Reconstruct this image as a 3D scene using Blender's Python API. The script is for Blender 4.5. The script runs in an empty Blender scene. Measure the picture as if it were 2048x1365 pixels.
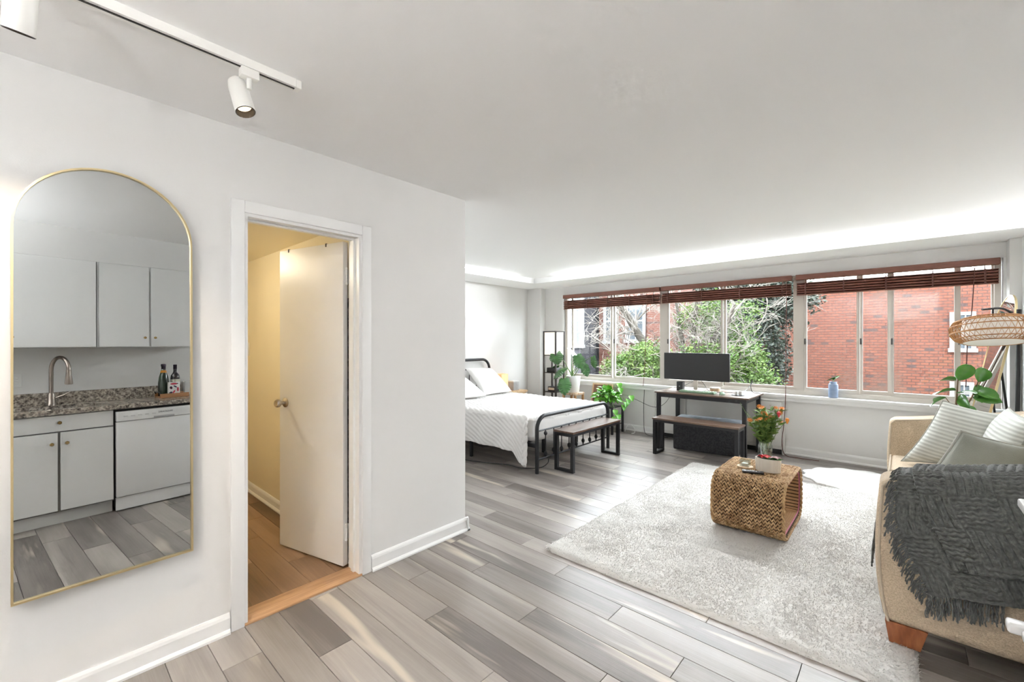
import bpy, bmesh, math, random
import numpy as np
from mathutils import Vector, Matrix, noise as mnoise

random.seed(7)
rng = np.random.default_rng(7)
PI = math.pi
scene = bpy.context.scene
col = scene.collection

# ------------------------------------------------------------------ camera
CAM_H = 1.40
cam_data = bpy.data.cameras.new('camera')
cam_data.sensor_width = 36.0
cam_data.sensor_fit = 'HORIZONTAL'
cam_data.lens = 36.0 * 862.0 / 2048.0
cam_data.clip_start = 0.02
cam_data.clip_end = 300
cam = bpy.data.objects.new('camera', cam_data)
cam.location = (0, 0, CAM_H)
YAW = math.atan2(782, 862)
cam.rotation_euler = (PI / 2, 0, YAW)
col.objects.link(cam)
scene.camera = cam

# ------------------------------------------------------------------ world, sun, exposure
world = bpy.data.worlds.new('sky')
scene.world = world
world.use_nodes = True
wn = world.node_tree
bg = wn.nodes['Background']
bg.inputs['Color'].default_value = (0.89, 0.945, 1.0, 1)
bg.inputs['Strength'].default_value = 8.2
sun_d = bpy.data.lights.new('sun', 'SUN')
sun_d.energy = 2.0
sun_d.angle = 0.01
sun_d.color = (1.0, 0.95, 0.87)
sun = bpy.data.objects.new('sun', sun_d)
col.objects.link(sun)
sun.rotation_euler = Vector((0.42, 0.66, -0.62)).to_track_quat('-Z', 'Y').to_euler()
vs = scene.view_settings
vs.view_transform = 'Standard'
vs.look = 'None'
vs.gamma = 1.0
vs.exposure = 1.12
vs.use_curve_mapping = False
# window portal: guides sky sampling, gives off no light itself
pd = bpy.data.lights.new('window_portal', 'AREA')
pd.shape = 'RECTANGLE'
pd.size = 5.1
pd.size_y = 1.3
pd.cycles.is_portal = True
portal = bpy.data.objects.new('window_portal', pd)
portal.location = (-1.85, 6.45, 1.45)
portal.rotation_euler = (-PI / 2, 0, 0)
col.objects.link(portal)
try:
    scene.cycles.max_bounces = 7
    scene.cycles.diffuse_bounces = 5
    scene.cycles.glossy_bounces = 4
    scene.cycles.use_adaptive_sampling = True
    scene.cycles.adaptive_threshold = 0.15
    scene.cycles.adaptive_min_samples = 16
    scene.cycles.transparent_max_bounces = 7
    scene.cycles.sample_clamp_indirect = 10.0
    scene.cycles.caustics_reflective = False
    scene.cycles.caustics_refractive = False
    scene.cycles.use_denoising = True
except Exception:
    pass


def lamp(name, kind, loc, watts, color, size=0.1, parent=None, target=None, spot=None, blend=0.5):
    d = bpy.data.lights.new(name, kind)
    d.energy = watts
    d.color = color
    if kind == 'POINT':
        d.shadow_soft_size = size
    elif kind == 'SPOT':
        d.shadow_soft_size = size
        d.spot_size = spot
        d.spot_blend = blend
    else:
        d.size = size
    o = bpy.data.objects.new(name, d)
    col.objects.link(o)
    loc = Vector(loc)
    if parent is not None:
        o.parent = parent
        loc = loc - ORG.get(parent.name, Vector())
    o.location = loc
    if target is not None:
        wl = loc + (ORG.get(parent.name, Vector()) if parent is not None else Vector())
        o.rotation_euler = (Vector(target) - wl).to_track_quat('-Z', 'Y').to_euler()
    return o


# ------------------------------------------------------------------ helpers
ORG = {}


def tag(o, label=None, cat=None, group=None, kind=None):
    if label:
        o['label'] = label
    if cat:
        o['category'] = cat
    if group:
        o['group'] = group
    if kind:
        o['kind'] = kind
    return o


def thing(name, label, cat, loc=(0, 0, 0), group=None, rz=0.0):
    o = bpy.data.objects.new(name, None)
    o.empty_display_size = 0.1
    col.objects.link(o)
    o.location = loc
    o.rotation_euler = (0, 0, rz)
    ORG[o.name] = Vector(loc)
    return tag(o, label, cat, group)


def copy_tree(o, parent=None):
    c = o.copy()
    col.objects.link(c)
    c.parent = parent
    for ch in list(o.children):
        copy_tree(ch, c)
    return c


class MB:
    """collects shapes in world coordinates, builds ONE mesh object"""

    def __init__(self):
        self.v = []
        self.f = []
        self.s = []

    def add(self, vs_, fs, smooth=False):
        b = len(self.v)
        self.v.extend([tuple(p) for p in vs_])
        self.f.extend([tuple(i + b for i in q) for q in fs])
        self.s.extend([smooth] * len(fs))
        return self

    def box(self, x0, x1, y0, y1, z0, z1):
        return self.add([(x0, y0, z0), (x1, y0, z0), (x1, y1, z0), (x0, y1, z0), (x0, y0, z1), (x1, y0, z1), (x1, y1, z1), (x0, y1, z1)],
                        [(0, 3, 2, 1), (4, 5, 6, 7), (0, 1, 5, 4), (1, 2, 6, 5), (2, 3, 7, 6), (3, 0, 4, 7)])

    def obox(self, c, size, M=None):
        M = M or Matrix.Identity(3)
        c = Vector(c)
        hx, hy, hz = [s / 2 for s in size]
        P = [(-hx, -hy, -hz), (hx, -hy, -hz), (hx, hy, -hz), (-hx, hy, -hz), (-hx, -hy, hz), (hx, -hy, hz), (hx, hy, hz), (-hx, hy, hz)]
        return self.add([c + M @ Vector(p) for p in P],
                        [(0, 3, 2, 1), (4, 5, 6, 7), (0, 1, 5, 4), (1, 2, 6, 5), (2, 3, 7, 6), (3, 0, 4, 7)])

    def rbox(self, x0, x1, y0, y1, z0, z1, r=0.01, seg=2, fn=None):
        bm = bmesh.new()
        bmesh.ops.create_cube(bm, size=1.0)
        for v in bm.verts:
            v.co = Vector(((x0 + x1) / 2 + v.co.x * (x1 - x0), (y0 + y1) / 2 + v.co.y * (y1 - y0), (z0 + z1) / 2 + v.co.z * (z1 - z0)))
        bmesh.ops.bevel(bm, geom=list(bm.edges), offset=r, segments=seg, profile=0.5, affect='EDGES')
        bm.verts.index_update()
        vs_ = [v.co.copy() for v in bm.verts]
        if fn:
            vs_ = [fn(p) for p in vs_]
        self.add(vs_, [tuple(v.index for v in f.verts) for f in bm.faces], True)
        bm.free()
        return self

    def tube(self, pts, r, n=8, closed=False, caps=True):
        pts = [Vector(p) for p in pts]
        m = len(pts)
        if m < 2:
            return self
        rs = r if isinstance(r, (list, tuple)) else [r] * m
        vs_ = []
        up = None
        for i, p in enumerate(pts):
            if closed:
                t = pts[(i + 1) % m] - pts[i - 1]
            else:
                t = pts[min(i + 1, m - 1)] - pts[max(i - 1, 0)]
            if t.length < 1e-9:
                t = Vector((0, 0, 1))
            t.normalize()
            if up is None:
                up = t.orthogonal().normalized()
            else:
                up = up - t * up.dot(t)
                if up.length < 1e-6:
                    up = t.orthogonal()
                up.normalize()
            w = t.cross(up)
            for k in range(n):
                a = 2 * PI * k / n
                vs_.append(p + (up * math.cos(a) + w * math.sin(a)) * rs[i])
        fs = []
        for i in range(m if closed else m - 1):
            j = (i + 1) % m
            for k in range(n):
                k2 = (k + 1) % n
                fs.append((i * n + k, i * n + k2, j * n + k2, j * n + k))
        if caps and not closed:
            fs.append(tuple(range(n - 1, -1, -1)))
            fs.append(tuple((m - 1) * n + k for k in range(n)))
        return self.add(vs_, fs, True)

    def lathe(self, prof, c=(0, 0, 0), n=24, M=None, cap=True):
        c = Vector(c)
        vs_, fs = [], []
        for (r, z) in prof:
            for k in range(n):
                a = 2 * PI * k / n
                p = Vector((r * math.cos(a), r * math.sin(a), z))
                vs_.append(c + (M @ p if M else p))
        m = len(prof)
        for i in range(m - 1):
            for k in range(n):
                k2 = (k + 1) % n
                fs.append((i * n + k, i * n + k2, (i + 1) * n + k2, (i + 1) * n + k))
        if cap:
            if prof[0][0] > 1e-4:
                fs.append(tuple(range(n - 1, -1, -1)))
            if prof[-1][0] > 1e-4:
                fs.append(tuple((m - 1) * n + k for k in range(n)))
        return self.add(vs_, fs, True)

    def grid(self, fn, nu, nv, closed_u=False):
        vs_ = [fn(i / (nu if closed_u else nu - 1), j / (nv - 1)) for j in range(nv) for i in range(nu)]
        fs = []
        for j in range(nv - 1):
            for i in range(nu if closed_u else nu - 1):
                i2 = (i + 1) % nu
                fs.append((j * nu + i, j * nu + i2, (j + 1) * nu + i2, (j + 1) * nu + i))
        return self.add(vs_, fs, True)

    def ball(self, c, r, n=10, sz=1.0):
        m = 6
        prof = [(max(1e-5, r * math.sin(PI * i / m)), -r * sz * math.cos(PI * i / m)) for i in range(m + 1)]
        return self.lathe(prof, c, n, cap=False)

    def build(self, name, mat_, parent=None, local=False, kind=None, flat=False):
        me = bpy.data.meshes.new(name)
        o = bpy.data.objects.new(name, me)
        vs_ = np.array(self.v, dtype=float).reshape(-1, 3)
        if parent is not None:
            root = parent
            while root.parent is not None:
                root = root.parent
            org = Vector() if local else ORG.get(root.name, Vector())
            o.parent = parent
        elif local:
            org = Vector()
        else:
            lo, hi = vs_.min(0), vs_.max(0)
            org = Vector(((lo[0] + hi[0]) / 2, (lo[1] + hi[1]) / 2, lo[2]))
            o.location = org
        vs_ = vs_ - np.array(org)
        me.from_pydata(vs_.tolist(), [], self.f)
        if not flat:
            me.polygons.foreach_set('use_smooth', self.s)
        me.materials.append(mat_)
        me.update()
        col.objects.link(o)
        if parent is None:
            ORG[o.name] = Vector(org)
        if kind:
            o['kind'] = kind
        if any(self.s) and not flat:
            try:
                me.set_sharp_from_angle(angle=math.radians(40))
            except Exception:
                pass
        return o


def quick_mesh(name, verts, faces, mat_, parent=None, kind=None, smooth=False):
    """numpy fast path (world coordinates); faces an (n,k) array"""
    me = bpy.data.meshes.new(name)
    verts = np.asarray(verts, dtype=np.float32)
    faces = np.asarray(faces, dtype=np.int32)
    org = Vector()
    o = bpy.data.objects.new(name, me)
    if parent is not None:
        root = parent
        while root.parent is not None:
            root = root.parent
        org = ORG.get(root.name, Vector())
        o.parent = parent
    verts = verts - np.array(org, dtype=np.float32)
    n, k = faces.shape
    me.vertices.add(len(verts))
    me.vertices.foreach_set('co', verts.ravel())
    me.loops.add(n * k)
    me.loops.foreach_set('vertex_index', faces.ravel())
    me.polygons.add(n)
    me.polygons.foreach_set('loop_start', np.arange(n, dtype=np.int32) * k)
    if smooth:
        me.polygons.foreach_set('use_smooth', np.ones(n, dtype=bool))
    me.materials.append(mat_)
    me.update(calc_edges=True)
    me.validate()
    col.objects.link(o)
    if kind:
        o['kind'] = kind
    return o


def struct(mb, name, mat_, parent=None, **k):
    o = mb.build(name, mat_, parent, **k)
    o['kind'] = 'structure'
    return o


# ------------------------------------------------------------------ materials
def new_mat(name):
    m = bpy.data.materials.new(name)
    m.use_nodes = True
    nt = m.node_tree
    return m, nt, nt.nodes['Principled BSDF']


def mat(name, c, rough=0.5, metal=0.0, c2=None, scale=6.0, stretch=(1, 1, 1), bump=0.0, bscale=60.0, bstretch=(1, 1, 1),
        emit=None, estr=0.0, spec=None, coat=0.0, sheen=0.0, detail=4.0, lo=0.35, hi=0.65, alpha=None, trans=0.0, ior=None, sub=0.0):
    m, nt, b = new_mat(name)
    b.inputs['Roughness'].default_value = rough
    b.inputs['Metallic'].default_value = metal
    b.inputs['Base Color'].default_value = (*c, 1)
    if spec is not None:
        b.inputs['Specular IOR Level'].default_value = spec
    if coat:
        b.inputs['Coat Weight'].default_value = coat
    if sheen:
        b.inputs['Sheen Weight'].default_value = sheen
    if trans:
        b.inputs['Transmission Weight'].default_value = trans
    if ior:
        b.inputs['IOR'].default_value = ior
    if sub:
        b.inputs['Subsurface Weight'].default_value = sub
    if emit:
        b.inputs['Emission Color'].default_value = (*emit, 1)
        b.inputs['Emission Strength'].default_value = estr
    if c2 is not None or bump:
        tc = nt.nodes.new('ShaderNodeTexCoord')
    if c2 is not None:
        mp = nt.nodes.new('ShaderNodeMapping')
        mp.inputs['Scale'].default_value = stretch
        nz = nt.nodes.new('ShaderNodeTexNoise')
        nz.inputs['Scale'].default_value = scale
        nz.inputs['Detail'].default_value = detail
        cr = nt.nodes.new('ShaderNodeValToRGB')
        cr.color_ramp.elements[0].position = lo
        cr.color_ramp.elements[1].position = hi
        cr.color_ramp.elements[0].color = (*c, 1)
        cr.color_ramp.elements[1].color = (*c2, 1)
        nt.links.new(tc.outputs['Object'], mp.inputs['Vector'])
        nt.links.new(mp.outputs['Vector'], nz.inputs['Vector'])
        nt.links.new(nz.outputs['Fac'], cr.inputs['Fac'])
        nt.links.new(cr.outputs['Color'], b.inputs['Base Color'])
    if bump:
        mp2 = nt.nodes.new('ShaderNodeMapping')
        mp2.inputs['Scale'].default_value = bstretch
        nz2 = nt.nodes.new('ShaderNodeTexNoise')
        nz2.inputs['Scale'].default_value = bscale
        nz2.inputs['Detail'].default_value = 3.0
        bp = nt.nodes.new('ShaderNodeBump')
        bp.inputs['Strength'].default_value = bump
        bp.inputs['Distance'].default_value = 0.01
        nt.links.new(tc.outputs['Object'], mp2.inputs['Vector'])
        nt.links.new(mp2.outputs['Vector'], nz2.inputs['Vector'])
        nt.links.new(nz2.outputs['Fac'], bp.inputs['Height'])
        nt.links.new(bp.outputs['Normal'], b.inputs['Normal'])
    return m


def wood_plank_mat(name, dark, mid, light, sap, rough=0.36, axis=0, sapamt=0.62):
    """plank: grain along local axis, tone differs per plank (Object Info random)"""
    m, nt, b = new_mat(name)
    N, L = nt.nodes, nt.links
    tc = N.new('ShaderNodeTexCoord')
    oi = N.new('ShaderNodeObjectInfo')
    off = N.new('ShaderNodeVectorMath')
    off.operation = 'SCALE'
    cmb = N.new('ShaderNodeCombineXYZ')
    mul = N.new('ShaderNodeMath')
    mul.operation = 'MULTIPLY'
    mul.inputs[1].default_value = 37.0
    L.new(oi.outputs['Random'], mul.inputs[0])
    for i in range(3):
        L.new(mul.outputs[0], cmb.inputs[i])
    add = N.new('ShaderNodeVectorMath')
    add.operation = 'ADD'
    L.new(tc.outputs['Object'], add.inputs[0])
    L.new(cmb.outputs[0], add.inputs[1])
    mp = N.new('ShaderNodeMapping')
    st = [9, 9, 9]
    st[axis] = 0.9
    mp.inputs['Scale'].default_value = st
    L.new(add.outputs[0], mp.inputs['Vector'])
    big = N.new('ShaderNodeTexNoise')
    big.inputs['Scale'].default_value = 0.75
    big.inputs['Detail'].default_value = 3
    big.inputs['Distortion'].default_value = 0.9
    L.new(mp.outputs[0], big.inputs['Vector'])
    mp2 = N.new('ShaderNodeMapping')
    st2 = [70, 70, 70]
    st2[axis] = 2.2
    mp2.inputs['Scale'].default_value = st2
    L.new(add.outputs[0], mp2.inputs['Vector'])
    fine = N.new('ShaderNodeTexNoise')
    fine.inputs['Scale'].default_value = 1.6
    fine.inputs['Detail'].default_value = 6
    fine.inputs['Distortion'].default_value = 0.6
    L.new(mp2.outputs[0], fine.inputs['Vector'])
    # tone: per-plank random shifts the ramp
    rr = N.new('ShaderNodeMapRange')
    rr.inputs['To Min'].default_value = -0.30
    rr.inputs['To Max'].default_value = 0.30
    L.new(oi.outputs['Random'], rr.inputs['Value'])
    s1 = N.new('ShaderNodeMath')
    s1.operation = 'ADD'
    L.new(big.outputs['Fac'], s1.inputs[0])
    L.new(rr.outputs[0], s1.inputs[1])
    s2 = N.new('ShaderNodeMath')
    s2.operation = 'MULTIPLY_ADD'
    s2.inputs[1].default_value = 0.28
    L.new(fine.outputs['Fac'], s2.inputs[0])
    sub = N.new('ShaderNodeMath')
    sub.operation = 'SUBTRACT'
    sub.inputs[1].default_value = 0.14
    L.new(s1.outputs[0], sub.inputs[0])
    L.new(sub.outputs[0], s2.inputs[2])
    cr = N.new('ShaderNodeValToRGB')
    e = cr.color_ramp.elements
    e[0].position = 0.12
    e[0].color = (*dark, 1)
    e[1].position = 0.85
    e[1].color = (*light, 1)
    k = e.new(0.48)
    k.color = (*mid, 1)
    L.new(s2.outputs[0], cr.inputs['Fac'])
    # pale sapwood streaks with a shape of their own
    mp3 = N.new('ShaderNodeMapping')
    st3 = [7.5, 7.5, 7.5]
    st3[axis] = 0.75
    mp3.inputs['Scale'].default_value = st3
    mp3.inputs['Location'].default_value = (11.3, 4.1, 2.2)
    L.new(add.outputs[0], mp3.inputs['Vector'])
    sapn = N.new('ShaderNodeTexNoise')
    sapn.inputs['Scale'].default_value = 0.9
    sapn.inputs['Detail'].default_value = 2.5
    sapn.inputs['Distortion'].default_value = 0.5
    L.new(mp3.outputs[0], sapn.inputs['Vector'])
    cr2 = N.new('ShaderNodeValToRGB')
    cr2.color_ramp.elements[0].position = sapamt
    cr2.color_ramp.elements[0].color = (0, 0, 0, 1)
    cr2.color_ramp.elements[1].position = sapamt + 0.07
    cr2.color_ramp.elements[1].color = (1, 1, 1, 1)
    L.new(sapn.outputs['Fac'], cr2.inputs['Fac'])
    mx = N.new('ShaderNodeMix')
    mx.data_type = 'RGBA'
    L.new(cr2.outputs['Color'], mx.inputs['Factor'])
    L.new(cr.outputs['Color'], mx.inputs['A'])
    mx.inputs['B'].default_value = (*sap, 1)
    L.new(mx.outputs['Result'], b.inputs['Base Color'])
    b.inputs['Roughness'].default_value = rough
    b.inputs['Specular IOR Level'].default_value = 0.5
    bp = N.new('ShaderNodeBump')
    bp.inputs['Strength'].default_value = 0.12
    bp.inputs['Distance'].default_value = 0.004
    L.new(fine.outputs['Fac'], bp.inputs['Height'])
    L.new(bp.outputs['Normal'], b.inputs['Normal'])
    return m


def glass_mat(name, tint=(1, 1, 1), gloss=0.07, rough=0.02):
    m = bpy.data.materials.new(name)
    m.use_nodes = True
    nt = m.node_tree
    nt.nodes.clear()
    out = nt.nodes.new('ShaderNodeOutputMaterial')
    t = nt.nodes.new('ShaderNodeBsdfTransparent')
    t.inputs['Color'].default_value = (*tint, 1)
    g = nt.nodes.new('ShaderNodeBsdfGlossy')
    g.inputs['Roughness'].default_value = rough
    mx = nt.nodes.new('ShaderNodeMixShader')
    mx.inputs['Fac'].default_value = gloss
    nt.links.new(t.outputs[0], mx.inputs[1])
    nt.links.new(g.outputs[0], mx.inputs[2])
    nt.links.new(mx.outputs[0], out.inputs['Surface'])
    return m


def brick_mat(name, lo, hi, mortar, dark, darkpos=0.93, sc=1.0, stain=None):
    m, nt, b = new_mat(name)
    N, L = nt.nodes, nt.links
    tc = N.new('ShaderNodeTexCoord')
    mp = N.new('ShaderNodeMapping')
    mp.inputs['Rotation'].default_value = (PI / 2, 0, 0)
    L.new(tc.outputs['Object'], mp.inputs['Vector'])
    br = N.new('ShaderNodeTexBrick')
    br.inputs['Scale'].default_value = 1.0
    br.inputs['Brick Width'].default_value = 0.17 * sc
    br.inputs['Row Height'].default_value = 0.075 * sc
    br.inputs['Mortar Size'].default_value = 0.010 * sc
    br.inputs['Color1'].default_value = (0, 0, 0, 1)
    br.inputs['Color2'].default_value = (1, 1, 1, 1)
    br.inputs['Mortar'].default_value = (0.5, 0.5, 0.5, 1)
    L.new(mp.outputs[0], br.inputs['Vector'])
    cr = N.new('ShaderNodeValToRGB')
    e = cr.color_ramp.elements
    e[0].position = 0.0
    e[0].color = (*lo, 1)
    e[1].position = 1.0
    e[1].color = (*dark, 1)
    k = e.new(darkpos - 0.03)
    k.color = (*hi, 1)
    k2 = e.new(darkpos)
    k2.color = (*dark, 1)
    L.new(br.outputs['Color'], cr.inputs['Fac'])
    mx = N.new('ShaderNodeMix')
    mx.data_type = 'RGBA'
    L.new(br.outputs['Fac'], mx.inputs['Factor'])
    L.new(cr.outputs['Color'], mx.inputs['A'])
    mx.inputs['B'].default_value = (*mortar, 1)
    nz = N.new('ShaderNodeTexNoise')
    nz.inputs['Scale'].default_value = 0.5
    nz.inputs['Detail'].default_value = 5
    L.new(tc.outputs['Object'], nz.inputs['Vector'])
    cr3 = N.new('ShaderNodeValToRGB')
    cr3.color_ramp.elements[0].position = 0.56
    cr3.color_ramp.elements[0].color = (0, 0, 0, 1)
    cr3.color_ramp.elements[1].position = 0.78
    cr3.color_ramp.elements[1].color = (0.8, 0.8, 0.8, 1)
    L.new(nz.outputs['Fac'], cr3.inputs['Fac'])
    mx2 = N.new('ShaderNodeMix')
    mx2.data_type = 'RGBA'
    L.new(cr3.outputs['Color'], mx2.inputs['Factor'])
    L.new(mx.outputs['Result'], mx2.inputs['A'])
    mx2.inputs['B'].default_value = (*(stain or lo), 1)
    L.new(mx2.outputs['Result'], b.inputs['Base Color'])
    b.inputs['Roughness'].default_value = 0.85
    bp = N.new('ShaderNodeBump')
    bp.inputs['Strength'].default_value = 0.15
    bp.inputs['Distance'].default_value = 0.01
    bp.invert = True
    L.new(br.outputs['Fac'], bp.inputs['Height'])
    L.new(bp.outputs['Normal'], b.inputs['Normal'])
    return m


PAINT = mat('wall_paint', (0.755, 0.748, 0.732), 0.55, c2=(0.77, 0.763, 0.747), scale=1.2, bump=0.04, bscale=240)
CEIL = mat('ceiling_paint', (0.94, 0.94, 0.935), 0.8, bump=0.03, bscale=200)
TRIMW = mat('gloss_trim_paint', (0.84, 0.84, 0.83), 0.32, bump=0.03, bscale=120, bstretch=(0.2, 0.2, 1))
DOORW = mat('door_paint', (0.80, 0.79, 0.77), 0.35, bump=0.03, bscale=160)
BATHW = mat('bath_wall_paint', (0.82, 0.74, 0.55), 0.3, bump=0.02, bscale=200)
SUBF = mat('plank_joint', (0.05, 0.045, 0.04), 0.8)
PLANK = wood_plank_mat('grey_laminate', (0.125, 0.108, 0.097), (0.245, 0.218, 0.198), (0.37, 0.335, 0.305), (0.52, 0.46, 0.385), rough=0.3)
BPLANK = wood_plank_mat('brown_bath_plank', (0.13, 0.075, 0.04), (0.25, 0.15, 0.085), (0.36, 0.23, 0.14), (0.42, 0.28, 0.17), rough=0.4, sapamt=0.75)
OAKT = mat('oak_threshold', (0.36, 0.2, 0.1), 0.45, c2=(0.5, 0.3, 0.16), scale=4, stretch=(20, 1, 20), bump=0.1, bscale=60, bstretch=(10, 1, 10))
ALU = mat('beige_window_frame', (0.55, 0.51, 0.46), 0.45, metal=0.15)
ALUD = mat('dark_window_latch', (0.05, 0.045, 0.04), 0.5)
GLASS = glass_mat('window_glass', (0.97, 0.985, 0.98), 0.03, 0.0)
BAMBOO = mat('brown_bamboo', (0.14, 0.05, 0.033), 0.5, c2=(0.25, 0.1, 0.065), scale=10, stretch=(1, 20, 40), bump=0.2, bscale=120, bstretch=(0.1, 1, 4))
BAMD = mat('dark_bamboo_cord', (0.1, 0.03, 0.02), 0.6)
BLACKM = mat('black_metal', (0.022, 0.022, 0.024), 0.38, metal=0.4)
BRONZE = mat('dark_bronze_metal', (0.05, 0.043, 0.04), 0.4, metal=0.5)
BLACKP = mat('black_plastic', (0.015, 0.015, 0.016), 0.4)
SCREEN = mat('monitor_screen', (0.012, 0.012, 0.013), 0.45)
GOLD = mat('brushed_gold', (0.80, 0.66, 0.38), 0.28, metal=1.0)
BRASS = mat('aged_brass', (0.42, 0.3, 0.13), 0.35, metal=1.0)
NICKEL = mat('brushed_nickel', (0.62, 0.57, 0.5), 0.28, metal=1.0)
MIRROR = mat('mirror_glass', (0.55, 0.568, 0.564), 0.0, metal=1.0)
WHITEP = mat('white_plastic', (0.8, 0.8, 0.78), 0.4)
CAB = mat('white_cabinet_laminate', (0.78, 0.78, 0.77), 0.35)
CABG = mat('cabinet_gap_grey', (0.3, 0.29, 0.28), 0.7)
APPL = mat('white_enamel', (0.82, 0.82, 0.82), 0.22)
def granite_mat():
    m, nt, b = new_mat('speckled_granite')
    N, L = nt.nodes, nt.links
    tc = N.new('ShaderNodeTexCoord')
    n1 = N.new('ShaderNodeTexNoise')
    n1.inputs['Scale'].default_value = 38
    n1.inputs['Detail'].default_value = 5
    n1.inputs['Distortion'].default_value = 0.7
    v1 = N.new('ShaderNodeTexVoronoi')
    v1.inputs['Scale'].default_value = 70
    L.new(tc.outputs['Object'], n1.inputs['Vector'])
    L.new(tc.outputs['Object'], v1.inputs['Vector'])
    a = N.new('ShaderNodeMath')
    a.operation = 'MULTIPLY_ADD'
    a.inputs[1].default_value = 0.35
    L.new(v1.outputs['Distance'], a.inputs[0])
    L.new(n1.outputs['Fac'], a.inputs[2])
    cr = N.new('ShaderNodeValToRGB')
    e = cr.color_ramp.elements
    e[0].position = 0.42
    e[0].color = (0.03, 0.026, 0.024, 1)
    e[1].position = 0.86
    e[1].color = (0.62, 0.56, 0.48, 1)
    k = e.new(0.55)
    k.color = (0.17, 0.145, 0.125, 1)
    k = e.new(0.68)
    k.color = (0.33, 0.28, 0.235, 1)
    L.new(a.outputs[0], cr.inputs['Fac'])
    L.new(cr.outputs['Color'], b.inputs['Base Color'])
    b.inputs['Roughness'].default_value = 0.18
    return m
GRANITE = granite_mat()
FELT = mat('charcoal_felt', (0.022, 0.023, 0.027), 0.95, c2=(0.05, 0.05, 0.055), scale=60, bump=0.3, bscale=300)
LIDF = mat('grey_blue_lid', (0.3, 0.33, 0.38), 0.8, c2=(0.42, 0.46, 0.5), scale=12)
WALNUT = mat('walnut_board', (0.10, 0.06, 0.042), 0.33, c2=(0.2, 0.125, 0.085), scale=5, stretch=(1.2, 16, 16), bump=0.05, bscale=60, bstretch=(1, 14, 14))
WALNUTY = mat('walnut_board_lengthwise', (0.07, 0.04, 0.028), 0.25, c2=(0.15, 0.09, 0.06), scale=5, stretch=(16, 1.2, 16), bump=0.05, bscale=60, bstretch=(14, 1, 14))
PALEW = mat('pale_wood', (0.62, 0.42, 0.24), 0.5, c2=(0.72, 0.52, 0.32), scale=4, stretch=(8, 8, 1))
LINEN = mat('white_seersucker', (0.74, 0.725, 0.705), 0.9, bump=0.25, bscale=90, bstretch=(1, 3, 3), sheen=0.2)
SOFA = mat('beige_woven_upholstery', (0.50, 0.39, 0.27), 0.95, c2=(0.68, 0.55, 0.40), scale=150, bump=0.45, bscale=260, sheen=0.15)
PIPING = mat('beige_piping', (0.54, 0.45, 0.34), 0.9, bump=0.2, bscale=200)
SOFALEG = mat('red_brown_leg', (0.19, 0.055, 0.02), 0.3, c2=(0.36, 0.13, 0.05), scale=6, stretch=(8, 8, 1))
CUSHD = mat('sage_grey_velvet', (0.24, 0.25, 0.215), 0.85, c2=(0.30, 0.31, 0.27), scale=5, bump=0.15, bscale=200, sheen=0.3)
CUSHP = mat('grey_piping', (0.36, 0.36, 0.32), 0.8)
BLANK = mat('charcoal_knit', (0.072, 0.075, 0.07), 0.95, c2=(0.118, 0.122, 0.114), scale=70, bump=0.35, bscale=240, sheen=0.2)
FURW = mat('white_fur', (0.80, 0.787, 0.765), 0.95, c2=(0.77, 0.757, 0.735), scale=7, bump=0.3, bscale=45)
FURP = mat('white_pile_strand', (0.83, 0.815, 0.79), 0.95)
def _furp():
    nt = FURP.node_tree
    out = nt.nodes['Material Output']
    d = nt.nodes.new('ShaderNodeBsdfDiffuse')
    t = nt.nodes.new('ShaderNodeBsdfTranslucent')
    for n_ in (d, t):
        n_.inputs['Color'].default_value = (0.79, 0.776, 0.752, 1)
    mx = nt.nodes.new('ShaderNodeMixShader')
    mx.inputs['Fac'].default_value = 0.45
    nt.links.new(d.outputs[0], mx.inputs[1])
    nt.links.new(t.outputs[0], mx.inputs[2])
    nt.links.new(mx.outputs[0], out.inputs['Surface'])
_furp()
RUGB = mat('rug_backing', (0.5, 0.47, 0.43), 0.95)
BRAID = mat('banana_leaf_braid', (0.30, 0.16, 0.06), 0.7, c2=(0.62, 0.42, 0.22), scale=26, detail=3, lo=0.32, hi=0.7, bump=0.4, bscale=130)
CANE = mat('inner_cane', (0.42, 0.24, 0.11), 0.6, c2=(0.55, 0.34, 0.17), scale=12)
RATTAN = mat('rattan_strand', (0.36, 0.17, 0.06), 0.5, c2=(0.5, 0.27, 0.11), scale=14)
SHADEW = mat('white_lamp_fabric', (0.82, 0.8, 0.76), 0.9, emit=(1, 0.95, 0.86), estr=0.04)
RICEP = mat('rice_paper_shade', (0.84, 0.81, 0.74), 0.9, emit=(1, 0.93, 0.8), estr=0.25)
POTW = mat('matte_white_pot', (0.80, 0.79, 0.77), 0.6)
LEAFM = mat('monstera_green', (0.025, 0.10, 0.022), 0.28, c2=(0.05, 0.16, 0.035), scale=12, coat=0.3)
LEAFP = mat('pothos_green', (0.07, 0.30, 0.02), 0.35, c2=(0.16, 0.46, 0.03), scale=9, coat=0.2)
LEAFF = mat('fiddle_leaf_green', (0.045, 0.17, 0.025), 0.3, c2=(0.09, 0.25, 0.04), scale=10, coat=0.3)
LEAFJ = mat('herb_green', (0.09, 0.2, 0.03), 0.6, c2=(0.2, 0.28, 0.06), scale=30)
STEMG = mat('green_stem', (0.12, 0.22, 0.06), 0.5)
STEMB = mat('brown_stem', (0.16, 0.09, 0.05), 0.7)
SOIL = mat('potting_soil', (0.03, 0.02, 0.015), 0.95, bump=0.5, bscale=80)
ORANGE = mat('orange_petal', (0.75, 0.22, 0.03), 0.6, c2=(0.8, 0.35, 0.06), scale=20)
REDF = mat('red_petal', (0.6, 0.03, 0.04), 0.5)
BLUEV = mat('blue_glaze', (0.24, 0.33, 0.50), 0.4, c2=(0.33, 0.42, 0.58), scale=14)
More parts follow.
